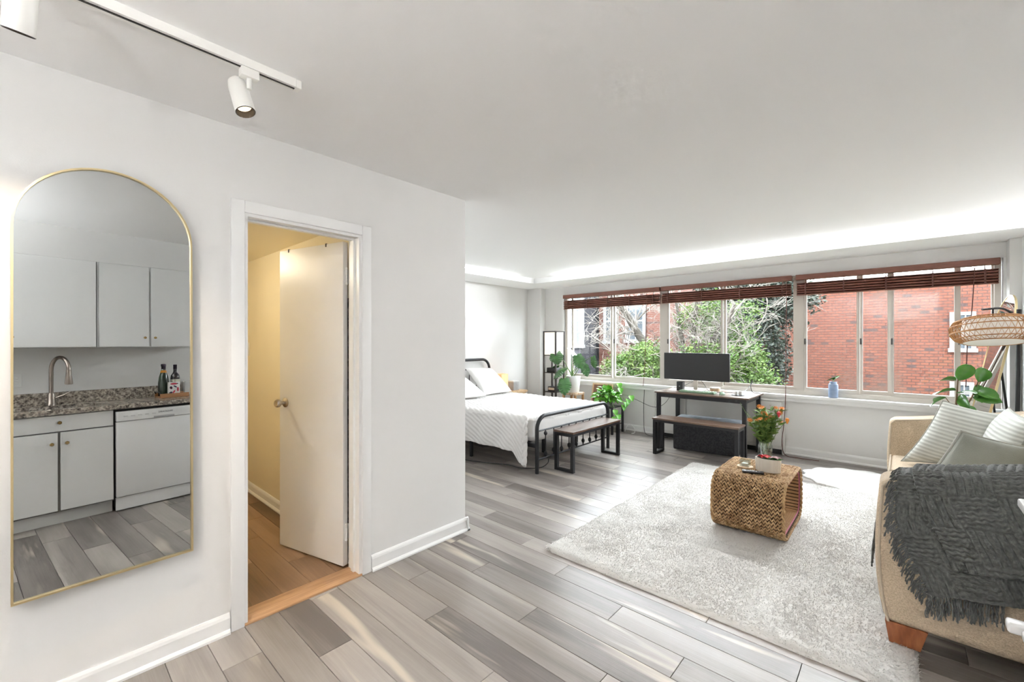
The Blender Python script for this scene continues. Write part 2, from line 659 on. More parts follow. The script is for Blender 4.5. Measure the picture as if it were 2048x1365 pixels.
CLEAR = glass_mat('jar_glass', (0.92, 0.96, 0.95), 0.16, 0.02)
STONEW = mat('cream_fluted_ceramic', (0.70, 0.65, 0.57), 0.55)
LEDM = mat('led_strip_glow', (1, 0.93, 0.8), 0.5, emit=(0.93, 0.965, 1.0), estr=420)
LEDM2 = mat('led_strip_glow_bedroom', (1, 0.95, 0.85), 0.5, emit=(0.90, 0.95, 1.0), estr=60)
TRACKW = mat('cream_track_enamel', (0.84, 0.83, 0.79), 0.35)

# ================================================================== STRUCTURE
XL, XR = -2.40, 0.81          # mirror wall face, right wall face
YB, YW = -1.60, 6.26          # rear wall face, window wall face
XB = -5.15                    # bedroom far wall
YC = 2.13                     # end of the mirror wall
H = 2.44
D0, D1, DH = 0.684, 1.304, 2.032   # bathroom doorway

floor = struct(MB().box(XB, XR, YB, YW, -0.06, -0.006), 'floor', SUBF)
plank_cache = {}


def plank(x0, x1, y0, y1, parent, mat_, z=0.0):
    key = (round(x1 - x0, 3), round(y1 - y0, 3), mat_.name)
    me = plank_cache.get(key)
    if me is None:
        lx, ly = (x1 - x0) / 2 - 0.0009, (y1 - y0) / 2 - 0.0009
        c = 0.0012
        mb = MB()
        vs_ = []
        for (sx, sy, zz) in ((lx, ly, -0.012), (lx, ly, -c), (lx - c, ly - c, 0.0)):
            vs_ += [(-sx, -sy, zz), (sx, -sy, zz), (sx, sy, zz), (-sx, sy, zz)]
        fs = [(8, 9, 10, 11), (3, 2, 1, 0)]
        for a in (0, 4):
            for k in range(4):
                k2 = (k + 1) % 4
                fs.append((a + k, a + k2, a + 4 + k2, a + 4 + k))
        me = bpy.data.meshes.new('plank')
        me.from_pydata(vs_, [], fs)
        me.materials.append(mat_)
        plank_cache[key] = me
    o = bpy.data.objects.new('plank', me)
    o.parent = parent
    o.location = Vector(((x0 + x1) / 2, (y0 + y1) / 2, z)) - ORG[parent.name]
    col.objects.link(o)
    return o


PW, PL = 0.155, 1.22
k0 = int(math.floor((YB - 0.838) / PW))
rr_ = random.Random(3)
row = 0
for k in range(k0, 60):
    y0 = 0.838 + k * PW
    y1 = y0 + PW
    y0, y1 = max(y0, YB), min(y1, YW)
    if y1 - y0 < 0.02:
        continue
    xs = XB if y0 >= YC - 0.12 else XL - 0.01
    x = xs - [0.0, 0.45, 0.83, 0.22, 0.61, 1.02][row % 6] - rr_.uniform(0, 0.18)
    while x < XR:
        a, b_ = max(x, xs), min(x + PL, XR)
        if b_ - a > 0.012:
            plank(a, b_, y0, y1, floor, PLANK)
        x += PL
    row += 1

# bathroom floor (browner planks) and oak threshold
BX0, BX1, BY0, BY1 = -4.95, XL - 0.12, -0.30, 1.34
bfloor = struct(MB().box(BX0, BX1, BY0, BY1, -0.06, -0.006), 'floor_bathroom', SUBF)
yy = BY0
i = 0
while yy < BY1 - 0.01:
    y1 = min(yy + 0.152, BY1)
    x = BX0 - (0.37 * i) % 0.9
    while x < BX1:
        a, b_ = max(x, BX0), min(x + 0.9, BX1)
        if b_ - a > 0.04:
            plank(a, b_, yy, y1, bfloor, BPLANK)
        x += 0.9
    yy = y1
    i += 1
thr = struct(MB().rbox(XL - 0.13, XL + 0.012, D0 - 0.01, D1 + 0.01, -0.004, 0.010, 0.004, 2), 'trim_1', OAKT)

# walls
WT = 0.12
struct(MB().box(XL - WT, XL, YB, D0, -0.05, H).box(XL - WT, XL, D1, YC, -0.05, H).box(XL - WT, XL, D0, D1, DH, H), 'wall_left', PAINT)
struct(MB().box(XB - 0.1, XL - WT, YC - 0.1, YC, -0.05, H), 'wall_closet', PAINT)
struct(MB().box(XB - 0.1, XB, YC, YW + 0.2, -0.05, H), 'wall_far_left', PAINT)
struct(MB().box(XR, XR + 0.1, YB - 0.1, YW + 0.2, -0.05, H), 'wall_right', PAINT)
struct(MB().box(XL - WT, XR, YB - 0.1, YB, -0.05, H), 'wall_rear', PAINT)
WX0, WX1, WZ0, WZ1 = -4.43, 0.715, 0.72, 2.205
struct(MB().box(XB, XR, YW, YW + 0.2, -0.05, WZ0).box(XB, XR, YW, YW + 0.2, WZ1, H).box(XB, WX0, YW, YW + 0.2, WZ0, WZ1).box(WX1, XR, YW, YW + 0.2, WZ0, WZ1), 'wall_window', PAINT)
struct(MB().box(XB, -4.85, 6.10, YW, 0, 2.352), 'wall_pillar', PAINT)
struct(MB().box(0.735, XR, 6.08, YW, 0, 2.352), 'wall_pilaster', PAINT)
struct(MB().box(XB - 0.1, XR + 0.1, YB - 0.1, YW + 0.2, H, H + 0.12), 'ceiling', CEIL)
SOFZ, SOFY, SOFX = 2.355, 5.57, -4.55
struct(MB().box(SOFX, XR, SOFY, YW, SOFZ, H).box(XB, SOFX, YC, YW, SOFZ, H), 'ceiling_soffit', CEIL)
# bathroom shell
struct(MB().box(BX0, BX1 - 0.0, BY1, BY1 + 0.1, -0.05, 2.2), 'wall_bathroom_side', BATHW)
struct(MB().box(BX0, BX1, BY0 - 0.1, BY0, -0.05, 2.2).box(BX0 - 0.1, BX0, BY0 - 0.1, BY1 + 0.1, -0.05, 2.2).box(BX1 - 0.012, BX1, BY0, D0 - 0.05, -0.05, 2.2), 'wall_bathroom_back', BATHW)
struct(MB().box(BX0 - 0.1, BX1, BY0 - 0.1, BY1 + 0.1, 2.143, 2.2), 'ceiling_bathroom', BATHW)


def baseboard(name, pts, inward, h=0.095, t=0.014, mat_=TRIMW):
    """profiled board along straight line pts[0]->pts[1]; inward = unit normal into the room"""
    (xa, ya), (xb, yb) = pts
    n = Vector((inward[0], inward[1], 0))
    prof = [(0, 0), (t + 0.012, 0), (t + 0.012, 0.010), (t + 0.004, 0.020), (t, 0.022), (t, h - 0.022), (t * 0.75, h - 0.010), (t * 0.35, h), (0, h)]
    mb = MB()
    vs_ = []
    for (x, y) in ((xa, ya), (xb, yb)):
        for (d, z) in prof:
            vs_.append((x + n.x * d, y + n.y * d, z))
    m = len(prof)
    fs = [(k, k + 1, m + k + 1, m + k) for k in range(m - 1)]
    fs += [tuple(range(m - 1, -1, -1)), tuple(range(m, 2 * m))]
    mb.add(vs_, fs)
    return struct(mb, name, mat_)


baseboard('baseboard_left', ((XL, YB), (XL, D0 - 0.062)), (1, 0))
baseboard('baseboard_left_end', ((XL, D1 + 0.062), (XL, YC + 0.026)), (1, 0))
baseboard('baseboard_window', ((-4.85, YW), (0.735, YW)), (0, -1))
baseboard('baseboard_far_left', ((XB, YC), (XB, 6.10)), (1, 0))
baseboard('baseboard_right', ((XR, 2.06), (XR, 6.08)), (-1, 0))
baseboard('baseboard_closet', ((XB, YC), (XL + 0.026, YC)), (0, 1))
baseboard('baseboard_bathroom', ((BX0, BY1), (BX1, BY1)), (0, -1), h=0.085)

# door casing, jambs and the open door
CW = 0.058
cas = MB()
for (ya, yb) in ((D0 - CW, D0), (D1, D1 + CW)):
    cas.rbox(XL - 0.001, XL + 0.016, ya, yb, 0, DH + CW, 0.004, 2)
cas.rbox(XL - 0.001, XL + 0.0155, D0, D1, DH, DH + CW, 0.004, 2)
struct(cas, 'trim_2', TRIMW)
jb = MB()
jb.box(XL - WT - 0.004, XL + 0.003, D0 - 0.004, D0 + 0.016, 0, DH).box(XL - WT - 0.004, XL + 0.003, D1 - 0.016, D1 + 0.004, 0, DH)
jb.box(XL - WT - 0.004, XL + 0.003, D0 + 0.016, D1 - 0.016, DH - 0.016, DH + 0.003)
jb.box(XL - 0.075, XL - 0.045, D0 + 0.016, D0 + 0.028, 0, DH - 0.016).box(XL - 0.075, XL - 0.045, D1 - 0.028, D1 - 0.016, 0, DH - 0.016)
jb.box(XL - 0.075, XL - 0.045, D0 + 0.028, D1 - 0.028, DH - 0.028, DH - 0.016)
struct(jb, 'trim_3', TRIMW)

hinge = Vector((XL - WT - 0.028, D1 - 0.022, 0.0))
dang = math.atan2(-0.243, -0.97)
door = bpy.data.objects.new('door_1', None)
col.objects.link(door)
door.location = hinge
door.rotation_euler = (0, 0, dang)
tag(door, kind='structure')
# local frame: leaf along +x from the hinge, thickness along y
LW = 0.625
leaf = MB().rbox(0.004, LW, -0.0175, 0.0175, 0.012, 2.012, 0.002, 1).build('door_leaf', DOORW, door, local=True)
for sgn in (-1, 1):
    kn = MB()
    Mk = Matrix.Rotation(-sgn * PI / 2, 3, 'X')
    kn.lathe([(0.0325, 0), (0.0325, 0.004), (0.024, 0.010), (0.012, 0.014), (0.011, 0.034), (0.020, 0.040), (0.0265, 0.048), (0.027, 0.060), (0.021, 0.069), (0.0, 0.071)],
             (LW - 0.062, sgn * 0.0175, 0.985), 20, Mk)
    kn.build('door_knob', NICKEL, leaf, local=True)
for zh in (0.22, 1.80):
    hg = MB()
    for q in range(5):
        hg.lathe([(0.0065, q * 0.018), (0.0065, q * 0.018 + 0.0165)], (-0.006, 0.0, zh - 0.045), 10)
    hg.lathe([(0.003, -0.01), (0.008, -0.006), (0.008, 0.0)], (-0.006, 0, zh - 0.045), 10).lathe([(0.008, 0), (0.008, 0.005), (0.002, 0.01)], (-0.006, 0, zh + 0.045), 10)
    hg.box(-0.004, 0.03, -0.0205, -0.0165, zh - 0.045, zh + 0.045)
    hg.build('hinge', WHITEP, door, local=True)
for xx in (0.16, 0.53):
    MB().rbox(xx - 0.006, xx + 0.006, -0.02, 0.02, 1.994, 2.016, 0.002, 1).build('over_door_hook', BRONZE, door, local=True)

# dark patterned towel hung behind the bathroom door
towel_m = mat('dark_pattern_cloth', (0.015, 0.013, 0.02), 0.9, c2=(0.22, 0.15, 0.17), scale=30, lo=0.45, hi=0.7)
tw = MB()
tw.grid(lambda u, v: (-2.526 - 0.42 * u, 1.318 - 0.008 * math.sin(u * 40) - 0.006, 0.22 + 1.45 * v), 60, 6)
tw.grid(lambda u, v: (-2.526 - 0.42 * u, 1.324 - 0.008 * math.sin(u * 40) + 0.002, 0.22 + 1.45 * v), 60, 6)
tag(tw.build('hanging_cloth', towel_m), 'dark patterned cloth hanging on the bathroom wall behind the open door', 'cloth')

# bathroom switch plate
sw = thing('light_switch', 'cream light switch plate on the bathroom wall left of the open door', 'switch', (-4.60, BY1 - 0.003, 1.26))
MB().rbox(-4.655, -4.545, BY1 - 0.006, BY1, 1.26, 1.385, 0.003, 2).build('plate', WHITEP, sw)
MB().rbox(-4.606, -4.594, BY1 - 0.014, BY1 - 0.004, 1.31, 1.335, 0.002, 1).build('toggle', WHITEP, sw)
# bathroom ceiling globe
bl = thing('bathroom_ceiling_light', 'warm globe light on the bathroom ceiling beyond the doorway', 'ceiling light', (-3.75, 0.45, 2.02))
MB().lathe([(0.09, 2.143), (0.09, 2.128), (0.06, 2.12), (0.06, 2.115)], (-3.75, 0.45, 0), 20).build('base', BRASS, bl)
GLOBE = mat('warm_globe', (1, 0.9, 0.7), 0.4, emit=(1.0, 0.88, 0.68), estr=42)
MB().lathe([(0.055, 2.118), (0.085, 2.09), (0.092, 2.06), (0.075, 2.03), (0.03, 2.012), (0.0005, 2.01)], (-3.75, 0.45, 0), 20).build('globe', GLOBE, bl)

# window units
sill = MB().rbox(WX0 - 0.03, WX1 + 0.02, 6.175, YW + 0.06, 0.704, 0.741, 0.006, 2).box(WX0, WX1, 6.20, YW, 0.66, 0.704)
struct(sill, 'trim_4', TRIMW)
struct(MB().box(WX0 - 0.045, WX0, YW - 0.008, YW + 0.05, 0.741, WZ1).box(WX1, WX1 + 0.02, YW - 0.008, YW + 0.05, 0.741, WZ1), 'trim_5', TRIMW)
FY0, FY1 = 6.275, 6.36


def window_unit(n, x0, x1, panes, front):
    """panes: list of (xa, xb); front: which panes sit on the near track"""
    w = bpy.data.objects.new('window_%d' % n, None)
    col.objects.link(w)
    w.location = ((x0 + x1) / 2, FY0, 0.741)
    ORG[w.name] = Vector(w.location)
    tag(w, kind='structure')
    fr = MB()
    fr.box(x0, x0 + 0.045, FY0, FY1, 0.741, WZ1).box(x1 - 0.045, x1, FY0, FY1, 0.741, WZ1)
    fr.box(x0 + 0.045, x1 - 0.045, FY0, FY1, 0.741, 0.792).box(x0 + 0.045, x1 - 0.045, FY0, FY1, WZ1 - 0.015, WZ1)
    fr.box(x0 + 0.045, x1 - 0.045, FY0 + 0.034, FY0 + 0.040, 0.792, 0.800)
    fr.build('window_frame', ALU, w)
    for i_, (xa, xb) in enumerate(panes):
        yq = FY0 + (0.004 if i_ in front else 0.044)
        s = MB()
        t = 0.028
        s.box(xa - t, xa, yq, yq + 0.03, 0.793, WZ1 - 0.015).box(xb, xb + t, yq, yq + 0.03, 0.793, WZ1 - 0.015)
        s.box(xa, xb, yq, yq + 0.03, 0.793, 0.835).box(xa, xb, yq, yq + 0.03, WZ1 - 0.03, WZ1 - 0.015)
        so = s.build('sash', ALU, w)
        MB().box(xa, xb, yq + 0.012, yq + 0.016, 0.835, WZ1 - 0.03).build('pane', GLASS, so)
        if i_ in front or n == 3:
            MB().rbox(xa - 0.024, xa - 0.008, yq - 0.016, yq, 1.36, 1.43, 0.003, 1).build('latch', ALUD, so)
    return w


window_unit(1, -4.42, -2.628, [(-4.28, -3.545), (-3.445, -2.70)], {1})
window_unit(2, -2.628, -0.94, [(-2.56, -1.845), (-1.785, -1.01)], {0})
window_unit(3, -0.94, 0.705, [(-0.865, -0.392), (-0.34, -0.127), (-0.074, 0.388), (0.435, 0.645)], {0, 2})


# bamboo blinds, drawn up
def blind(x0, x1, label):
    b = thing('bamboo_blind', label, 'blind', ((x0 + x1) / 2, 6.22, 1.95), 'bamboo blinds drawn up over the windows')
    MB().rbox(x0, x1, 6.175, 6.255, 2.138, 2.200, 0.004, 1).build('headrail', BAMBOO, b)
    # folded stack: each slat its own piece
    L_ = x1 - x0 - 0.02
    me = None
    nS = 15
    for q in range(nS):
        z = 1.957 + q * 0.0094
        o_y = 6.180 + 0.012 * ((q * 7) % 5) / 5
        tilt = 0.25 * math.sin(q * 2.1)
        if me is None:
            mbq = MB().obox((0, 0, 0), (L_, 0.055, 0.007))
            o = mbq.build('slat', BAMBOO, b, local=True)
            me = o.data
        else:
            o = bpy.data.objects.new('slat', me)
            o.parent = b
            col.objects.link(o)
        o.location = Vector(((x0 + x1) / 2, o_y + 0.03, z)) - ORG[b.name]
        o.rotation_euler = (tilt, 0.0016 * math.sin(q), 0)
    nT = max(3, int((x1 - x0) / 0.33))
    for q in range(nT):
        xq = x0 + 0.1 + (x1 - x0 - 0.2) * q / (nT - 1)
        MB().box(xq - 0.007, xq + 0.007, 6.173, 6.178, 1.955, 2.098).box(xq - 0.003, xq + 0.003, 6.2, 6.204, 2.1, 2.14).build('ladder_cord', BAMD, b)
    return b


blind(-4.405, -2.665, 'brown bamboo blind over the leftmost window, by the black shelf lamp')
blind(-2.645, -1.005, 'brown bamboo blind over the middle window, above the monitor')
blind(-0.965, 0.69, 'brown bamboo blind over the right window, facing the brick wall')


def cord(name, pts, r, label, mat_=BLACKP, n=6, cat='cord', group=None):
    P = [Vector(p) for p in pts]
    out = []
    for i_ in range(len(P) - 1):
        p0 = P[max(i_ - 1, 0)]
        p1, p2 = P[i_], P[i_ + 1]
        p3 = P[min(i_ + 2, len(P) - 1)]
        for q in range(6):
            t = q / 6
            out.append(0.5 * ((2 * p1) + (p2 - p0) * t + (2 * p0 - 5 * p1 + 4 * p2 - p3) * t * t + (3 * p1 - p0 - 3 * p2 + p3) * t ** 3))
    out.append(P[-1])
    o = MB().tube(out, r, n).build(name, mat_)
    return tag(o, label, cat, group)


cord('blind_cord', [(-2.86, 6.17, 2.13), (-2.87, 6.165, 1.5), (-2.89, 6.16, 0.95), (-2.91, 6.158, 0.72)], 0.004, 'thin pull cord hanging from the left blind beside the desk', BAMD)
cord('blind_cord', [(-1.055, 6.17, 2.13), (-1.06, 6.165, 1.4), (-1.065, 6.155, 0.72), (-1.08, 6.15, 0.4), (-1.10, 6.15, 0.15), (-1.06, 6.12, 0.012), (-0.9, 6.08, 0.008), (-0.72, 6.1, 0.008)], 0.0042, 'brown blind cord falling to the floor right of the heater', BAMD)
cord('blind_cord', [(0.52, 6.168, 2.12), (0.50, 6.16, 1.7), (0.47, 6.16, 1.35), (0.46, 6.16, 0.95)], 0.004, 'red brown pull cord of the right blind near the rattan lamp', BAMD)

# LED strips under the ceiling edge: white channel, lip added to shade the ceiling, glowing front face
led1 = thing('led_strip', 'long glowing LED strip along the soffit above the windows', 'LED strip', (-1.6, SOFY, H - 0.02), 'glowing LED strips')
MB().box(-4.0, XR - 0.01, SOFY - 0.006, SOFY, H - 0.018, H - 0.004).box(-4.0, XR - 0.01, SOFY - 0.022, SOFY, H - 0.004, H - 0.001).build('channel', WHITEP, led1)
MB().add([(-4.0, SOFY - 0.0065, H - 0.015), (XR - 0.01, SOFY - 0.0065, H - 0.015), (XR - 0.01, SOFY - 0.0065, H - 0.005), (-4.0, SOFY - 0.0065, H - 0.005)], [(0, 1, 2, 3)]).build('diffuser', LEDM, led1)
led2 = thing('led_strip', 'shorter glowing LED strip along the bedroom soffit over the bed', 'LED strip', (SOFX, 3.7, H - 0.02), 'glowing LED strips')
MB().box(SOFX, SOFX + 0.006, 2.3, 5.05, H - 0.018, H - 0.004).box(SOFX, SOFX + 0.022, 2.3, 5.05, H - 0.004, H - 0.001).build('channel', WHITEP, led2)
MB().add([(SOFX + 0.0065, 2.3, H - 0.015), (SOFX + 0.0065, 5.05, H - 0.015), (SOFX + 0.0065, 5.05, H - 0.005), (SOFX + 0.0065, 2.3, H - 0.005)], [(0, 1, 2, 3)]).build('diffuser', LEDM2, led2)

# ================================================================== KITCHEN (seen in the mirror)
KX = 0.215        # counter edge
BF = 0.237        # base cabinet door face
UF = 0.535        # upper cabinet door face


def hexknob(p, parent, r=0.0135):
    Mk = Matrix.Rotation(-PI / 2, 3, 'Y')
    MB().lathe([(0.006, 0), (0.006, 0.014), (r, 0.016), (r, 0.026), (r - 0.002, 0.028)], p, 6, Mk).build('knob', BRASS, parent, flat=True)


ct = thing('countertop', 'speckled brown granite countertop with backsplash along the kitchen wall', 'countertop', (0.5, 0.2, 0.874))
SX0, SX1, SY0, SY1 = 0.31, 0.66, 0.06, 0.60   # sink cut-out
g = MB()
g.box(KX, SX0, -0.62, 1.285, 0.876, 0.914).box(SX1, XR - 0.001, -0.62, 1.285, 0.876, 0.914)
g.box(SX0, SX1, -0.62, SY0, 0.876, 0.914).box(SX0, SX1, SY1, 1.285, 0.876, 0.914)
g.build('slab', GRANITE, ct)
MB().box(XR - 0.022, XR - 0.001, -0.62, 1.285, 0.914, 1.02).build('backsplash', GRANITE, ct)
snk = MB()
t = 0.006
snk.box(SX0 - 0.01, SX1 + 0.01, SY0 - 0.01, SY1 + 0.01, 0.70, 0.706)
snk.box(SX0 - 0.01, SX0, SY0, SY1, 0.706, 0.876).box(SX1, SX1 + 0.01, SY0, SY1, 0.706, 0.876).box(SX0, SX1, SY0 - 0.01, SY0, 0.706, 0.876).box(SX0, SX1, SY1, SY1 + 0.01, 0.706, 0.876)
so = snk.build('sink_bowl', NICKEL, ct)
MB().lathe([(0.04, 0.7065), (0.04, 0.71), (0.03, 0.7085)], (0.48, 0.33, 0), 20).build('drain', NICKEL, so)

bc = thing('sink_base_cabinet', 'white sink base cabinet with two doors and brass knobs', 'cabinet', (0.5, 0.34, 0))
MB().box(BF + 0.02, XR - 0.002, 0.018, 0.667, 0.105, 0.69).box(BF + 0.02, BF + 0.05, 0.018, 0.667, 0.69, 0.875).box(BF + 0.05, XR - 0.1, 0.018, 0.036, 0.69, 0.875).box(BF + 0.05, XR - 0.1, 0.649, 0.667, 0.69, 0.875).build('carcass', CABG, bc)
MB().box(BF + 0.075, XR - 0.02, 0.018, 0.667, 0.0, 0.105).build('toe_kick', CAB, bc)
dr = MB().rbox(BF, BF + 0.019, 0.022, 0.663, 0.742, 0.868, 0.002, 1).build('drawer_front', CAB, bc)
hexknob((BF, 0.345, 0.812), dr)
for (ya, yb, ky) in ((0.022, 0.336, 0.302), (0.352, 0.663, 0.386)):
    dd = MB().rbox(BF, BF + 0.019, ya, yb, 0.118, 0.732, 0.002, 1).build('door', CAB, bc)
    hexknob((BF, ky, 0.648), dd)
bc2 = thing('drawer_base_cabinet', 'white three-drawer base cabinet left of the sink cabinet in the kitchen', 'cabinet', (0.5, -0.3, 0))
MB().box(BF + 0.02, XR - 0.002, -0.615, 0.016, 0.105, 0.875).build('carcass', CABG, bc2)
MB().box(BF + 0.075, XR - 0.02, -0.615, 0.016, 0.0, 0.105).build('toe_kick', CAB, bc2)
for (za, zb) in ((0.742, 0.868), (0.44, 0.732), (0.118, 0.43)):
    dd = MB().rbox(BF, BF + 0.019, -0.612, 0.012, za, zb, 0.002, 1).build('drawer_front', CAB, bc2)
    hexknob((BF, -0.30, (za + zb) / 2), dd)

for (nm, ya, yb, doors, lb) in (
        ('upper_cabinet', -0.62, 0.608, [(-0.617, 0.0, -0.03), (0.006, 0.605, 0.118)], 'white upper cabinet above the kitchen sink, wider of the two'),
        ('upper_cabinet', 0.612, 1.345, [(0.624, 0.972, 0.938), (0.986, 1.342, 1.014)], 'white two-door upper cabinet above the dishwasher')):
    uc = thing(nm, lb, 'cabinet', (0.67, (ya + yb) / 2, 1.409), 'white upper kitchen cabinets')
    MB().box(UF + 0.019, XR - 0.001, ya, yb, 1.409, 2.168).build('carcass', CAB, uc)
    for (a, b_, ky) in doors:
        dd = MB().rbox(UF, UF + 0.018, a, b_, 1.412, 2.165, 0.002, 1).build('door', CAB, uc)
        hexknob((UF, ky, 1.495), dd, 0.012)
struct(MB().box(0.553, XR, YB, 2.05, 2.169, H), 'wall_kitchen_bulkhead', PAINT)

# faucet
DNICK = mat('warm_dark_nickel', (0.36, 0.31, 0.27), 0.3, metal=1.0)
fc = thing('kitchen_faucet', 'tall brushed nickel pull-down faucet behind the kitchen sink', 'faucet', (0.715, 0.35, 0.914))
MB().lathe([(0.028, 0.914), (0.028, 0.925), (0.024, 0.93), (0.024, 1.01), (0.019, 1.02)], (0.715, 0.35, 0), 18).build('base', DNICK, fc)
arc = [(0.715, 0.35, 1.0), (0.715, 0.35, 1.22)]
for q in range(1, 13):
    a = PI * q / 12
    arc.append((0.715 - 0.105 * (1 - math.cos(a)) * 0.7, 0.35 + 0.105 * (1 - math.cos(a)) * 0.42, 1.22 + 0.105 * math.sin(a)))
MB().tube(arc, 0.0145, 12).build('spout', DNICK, fc)
e_ = Vector(arc[-1])
MB().lathe([(0.016, e_.z), (0.018, e_.z - 0.03), (0.026, e_.z - 0.11), (0.0255, e_.z - 0.125), (0.018, e_.z - 0.127)], (e_.x, e_.y, 0), 16).build('spray_head', DNICK, fc)
MB().tube([(0.715, 0.372, 0.975), (0.70, 0.42, 0.995), (0.69, 0.462, 1.022)], [0.009, 0.006, 0.005], 8).build('lever', DNICK, fc)

# outlet on kitchen wall
ol = thing('wall_outlet', 'white outlet plate on the kitchen wall left of the faucet', 'outlet', (XR - 0.004, 0.155, 1.08))
MB().rbox(XR - 0.006, XR, 0.12, 0.19, 1.08, 1.195, 0.002, 1).build('plate', WHITEP, ol)
for zz in (1.105, 1.145):
    MB().rbox(XR - 0.009, XR - 0.004, 0.14, 0.17, zz, zz + 0.028, 0.002, 1).build('socket', WHITEP, ol)

# dishwasher
dw = thing('dishwasher', 'white built-in dishwasher beside the sink cabinet', 'dishwasher', (0.5, 0.978, 0))
MB().box(BF + 0.03, XR - 0.01, 0.676, 1.279, 0.04, 0.868).build('body', BLACKP, dw)
MB().rbox(BF - 0.012, BF + 0.03, 0.679, 1.276, 0.125, 0.765, 0.004, 2).build('door', APPL, dw)
pn = MB().rbox(BF - 0.02, BF + 0.03, 0.679, 1.276, 0.768, 0.852, 0.005, 2).build('control_panel', APPL, dw)
MB().rbox(BF - 0.022, BF - 0.018, 0.93, 1.08, 0.770, 0.786, 0.001, 1).build('handle_pocket', mat('pocket_grey', (0.45, 0.45, 0.45), 0.5), pn)
for q in range(5):
    MB().rbox(BF - 0.0225, BF - 0.019, 0.725 + q * 0.048, 0.752 + q * 0.048, 0.806, 0.814, 0.001, 1).build('button', mat('button_grey', (0.62, 0.62, 0.62), 0.5) if q == 0 else bpy.data.materials['button_grey'], pn)
MB().box(BF + 0.012, BF + 0.03, 0.679, 1.276, 0.01, 0.118).build('kick_plate', APPL, dw)
tcv = bpy.data.curves.new('brand_lettering', 'FONT')
tcv.body = 'FRIGIDAIRE'
tcv.size = 0.021
tcv.extrude = 0.0004
tob = bpy.data.objects.new('brand_lettering', tcv)
tcv.materials.append(BLACKP)
col.objects.link(tob)
tob.parent = pn
tob.location = Vector((BF - 0.0213, 1.068, 0.812)) - ORG[dw.name]
tob.rotation_euler = (PI / 2, 0, -PI / 2)
bpy.context.view_layer.update()
tme = bpy.data.meshes.new_from_object(tob.evaluated_get(bpy.context.evaluated_depsgraph_get()))
tmo = bpy.data.objects.new('brand_text', tme)
tmo.parent = pn
tmo.location, tmo.rotation_euler = tob.location.copy(), tob.rotation_euler.copy()
col.objects.link(tmo)
bpy.data.objects.remove(tob)
tmo.name = 'brand_lettering'

# white range at the end of the counter (its corner shows at the right edge)
rg = thing('kitchen_range', 'white kitchen range at the end of the counter, only its corner in view', 'range', (0.5, 1.66, 0))
MB().box(0.33, XR - 0.02, 1.293, 2.035, 0.04, 0.885).build('body', APPL, rg)
MB().rbox(0.262, XR - 0.02, 1.289, 2.042, 0.887, 0.914, 0.006, 2).build('cooktop', APPL, rg)
MB().rbox(XR - 0.09, XR - 0.021, 1.30, 2.03, 0.915, 1.05, 0.006, 2).build('rear_console', APPL, rg)
Mk = Matrix.Rotation(-PI / 2, 3, 'Y')
for q in range(4):
    MB().lathe([(0.02, 0), (0.018, 0.022), (0.012, 0.026)], (XR - 0.09, 1.40 + q * 0.17, 0.985), 14, Mk).build('knob', APPL, rg)
od = MB().rbox(0.276, 0.33, 1.295, 2.03, 0.23, 0.685, 0.004, 1).build('oven_door', APPL, rg)
MB().rbox(0.258, 0.278, 1.40, 1.95, 0.522, 0.55, 0.008, 3).rbox(0.232, 0.278, 1.955, 2.0, 0.524, 0.556, 0.008, 3).build('handle', APPL, od)
MB().rbox(0.278, 0.33, 1.295, 2.03, 0.06, 0.22, 0.004, 1).build('bottom_drawer', APPL, rg)
for (bx, by) in ((0.42, 1.47), (0.42, 1.85), (0.66, 1.47), (0.66, 1.85)):
    bn = MB().lathe([(0.04, 0.914), (0.04, 0.922), (0.02, 0.926)], (bx, by, 0), 16).build('burner', BLACKP, rg)
    gr = MB()
    for q in range(4):
        a = q * PI / 2
        gr.obox((bx + 0.05 * math.cos(a), by + 0.05 * math.sin(a), 0.932), (0.09, 0.01, 0.01), Matrix.Rotation(a, 3, 'Z'))
    gr.build('grate', BLACKM, bn)

# tray with bottles on the counter
TRW = mat('acacia_tray', (0.33, 0.15, 0.06), 0.45, c2=(0.45, 0.23, 0.1), scale=6, stretch=(10, 1, 10))
ty = thing('wooden_tray', 'orange brown wooden tray with dark rim on the granite counter', 'tray', (0.57, 1.16, 0.914))
MB().rbox(0.49, 0.66, 1.04, 1.272, 0.9142, 0.926, 0.002, 1).build('bottom', TRW, ty)
MB().rbox(0.488, 0.50, 1.04, 1.272, 0.9142, 0.955, 0.002, 1).build('front_board', TRW, ty)
MB().rbox(0.655, 0.667, 1.04, 1.272, 0.9142, 0.955, 0.002, 1).build('rear_board', TRW, ty)
MB().tube([(0.50, 1.046, 0.95), (0.50, 1.036, 0.972), (0.65, 1.036, 0.972), (0.65, 1.046, 0.95)], 0.005, 8).build('handle', BLACKM, ty)
BOT1 = mat('dark_green_bottle', (0.012, 0.028, 0.012), 0.12, coat=0.5)
BOT2 = mat('black_wine_bottle', (0.012, 0.01, 0.012), 0.12, coat=0.5)
b1 = thing('champagne_bottle', 'dark green sparkling wine bottle with orange neck label on the tray', 'bottle', (0.60, 1.095, 0.9265))
MB().lathe([(0.03, 0.9265), (0.043, 0.93), (0.044, 1.05), (0.036, 1.115), (0.022, 1.165), (0.017, 1.19)], (0.60, 1.095, 0), 20).build('body', BOT1, b1)
MB().lathe([(0.0275, 1.155), (0.0215, 1.172), (0.0215, 1.178)], (0.60, 1.095, 0), 20, cap=False).build('neck_label', mat('orange_label', (0.75, 0.28, 0.02), 0.5), b1)
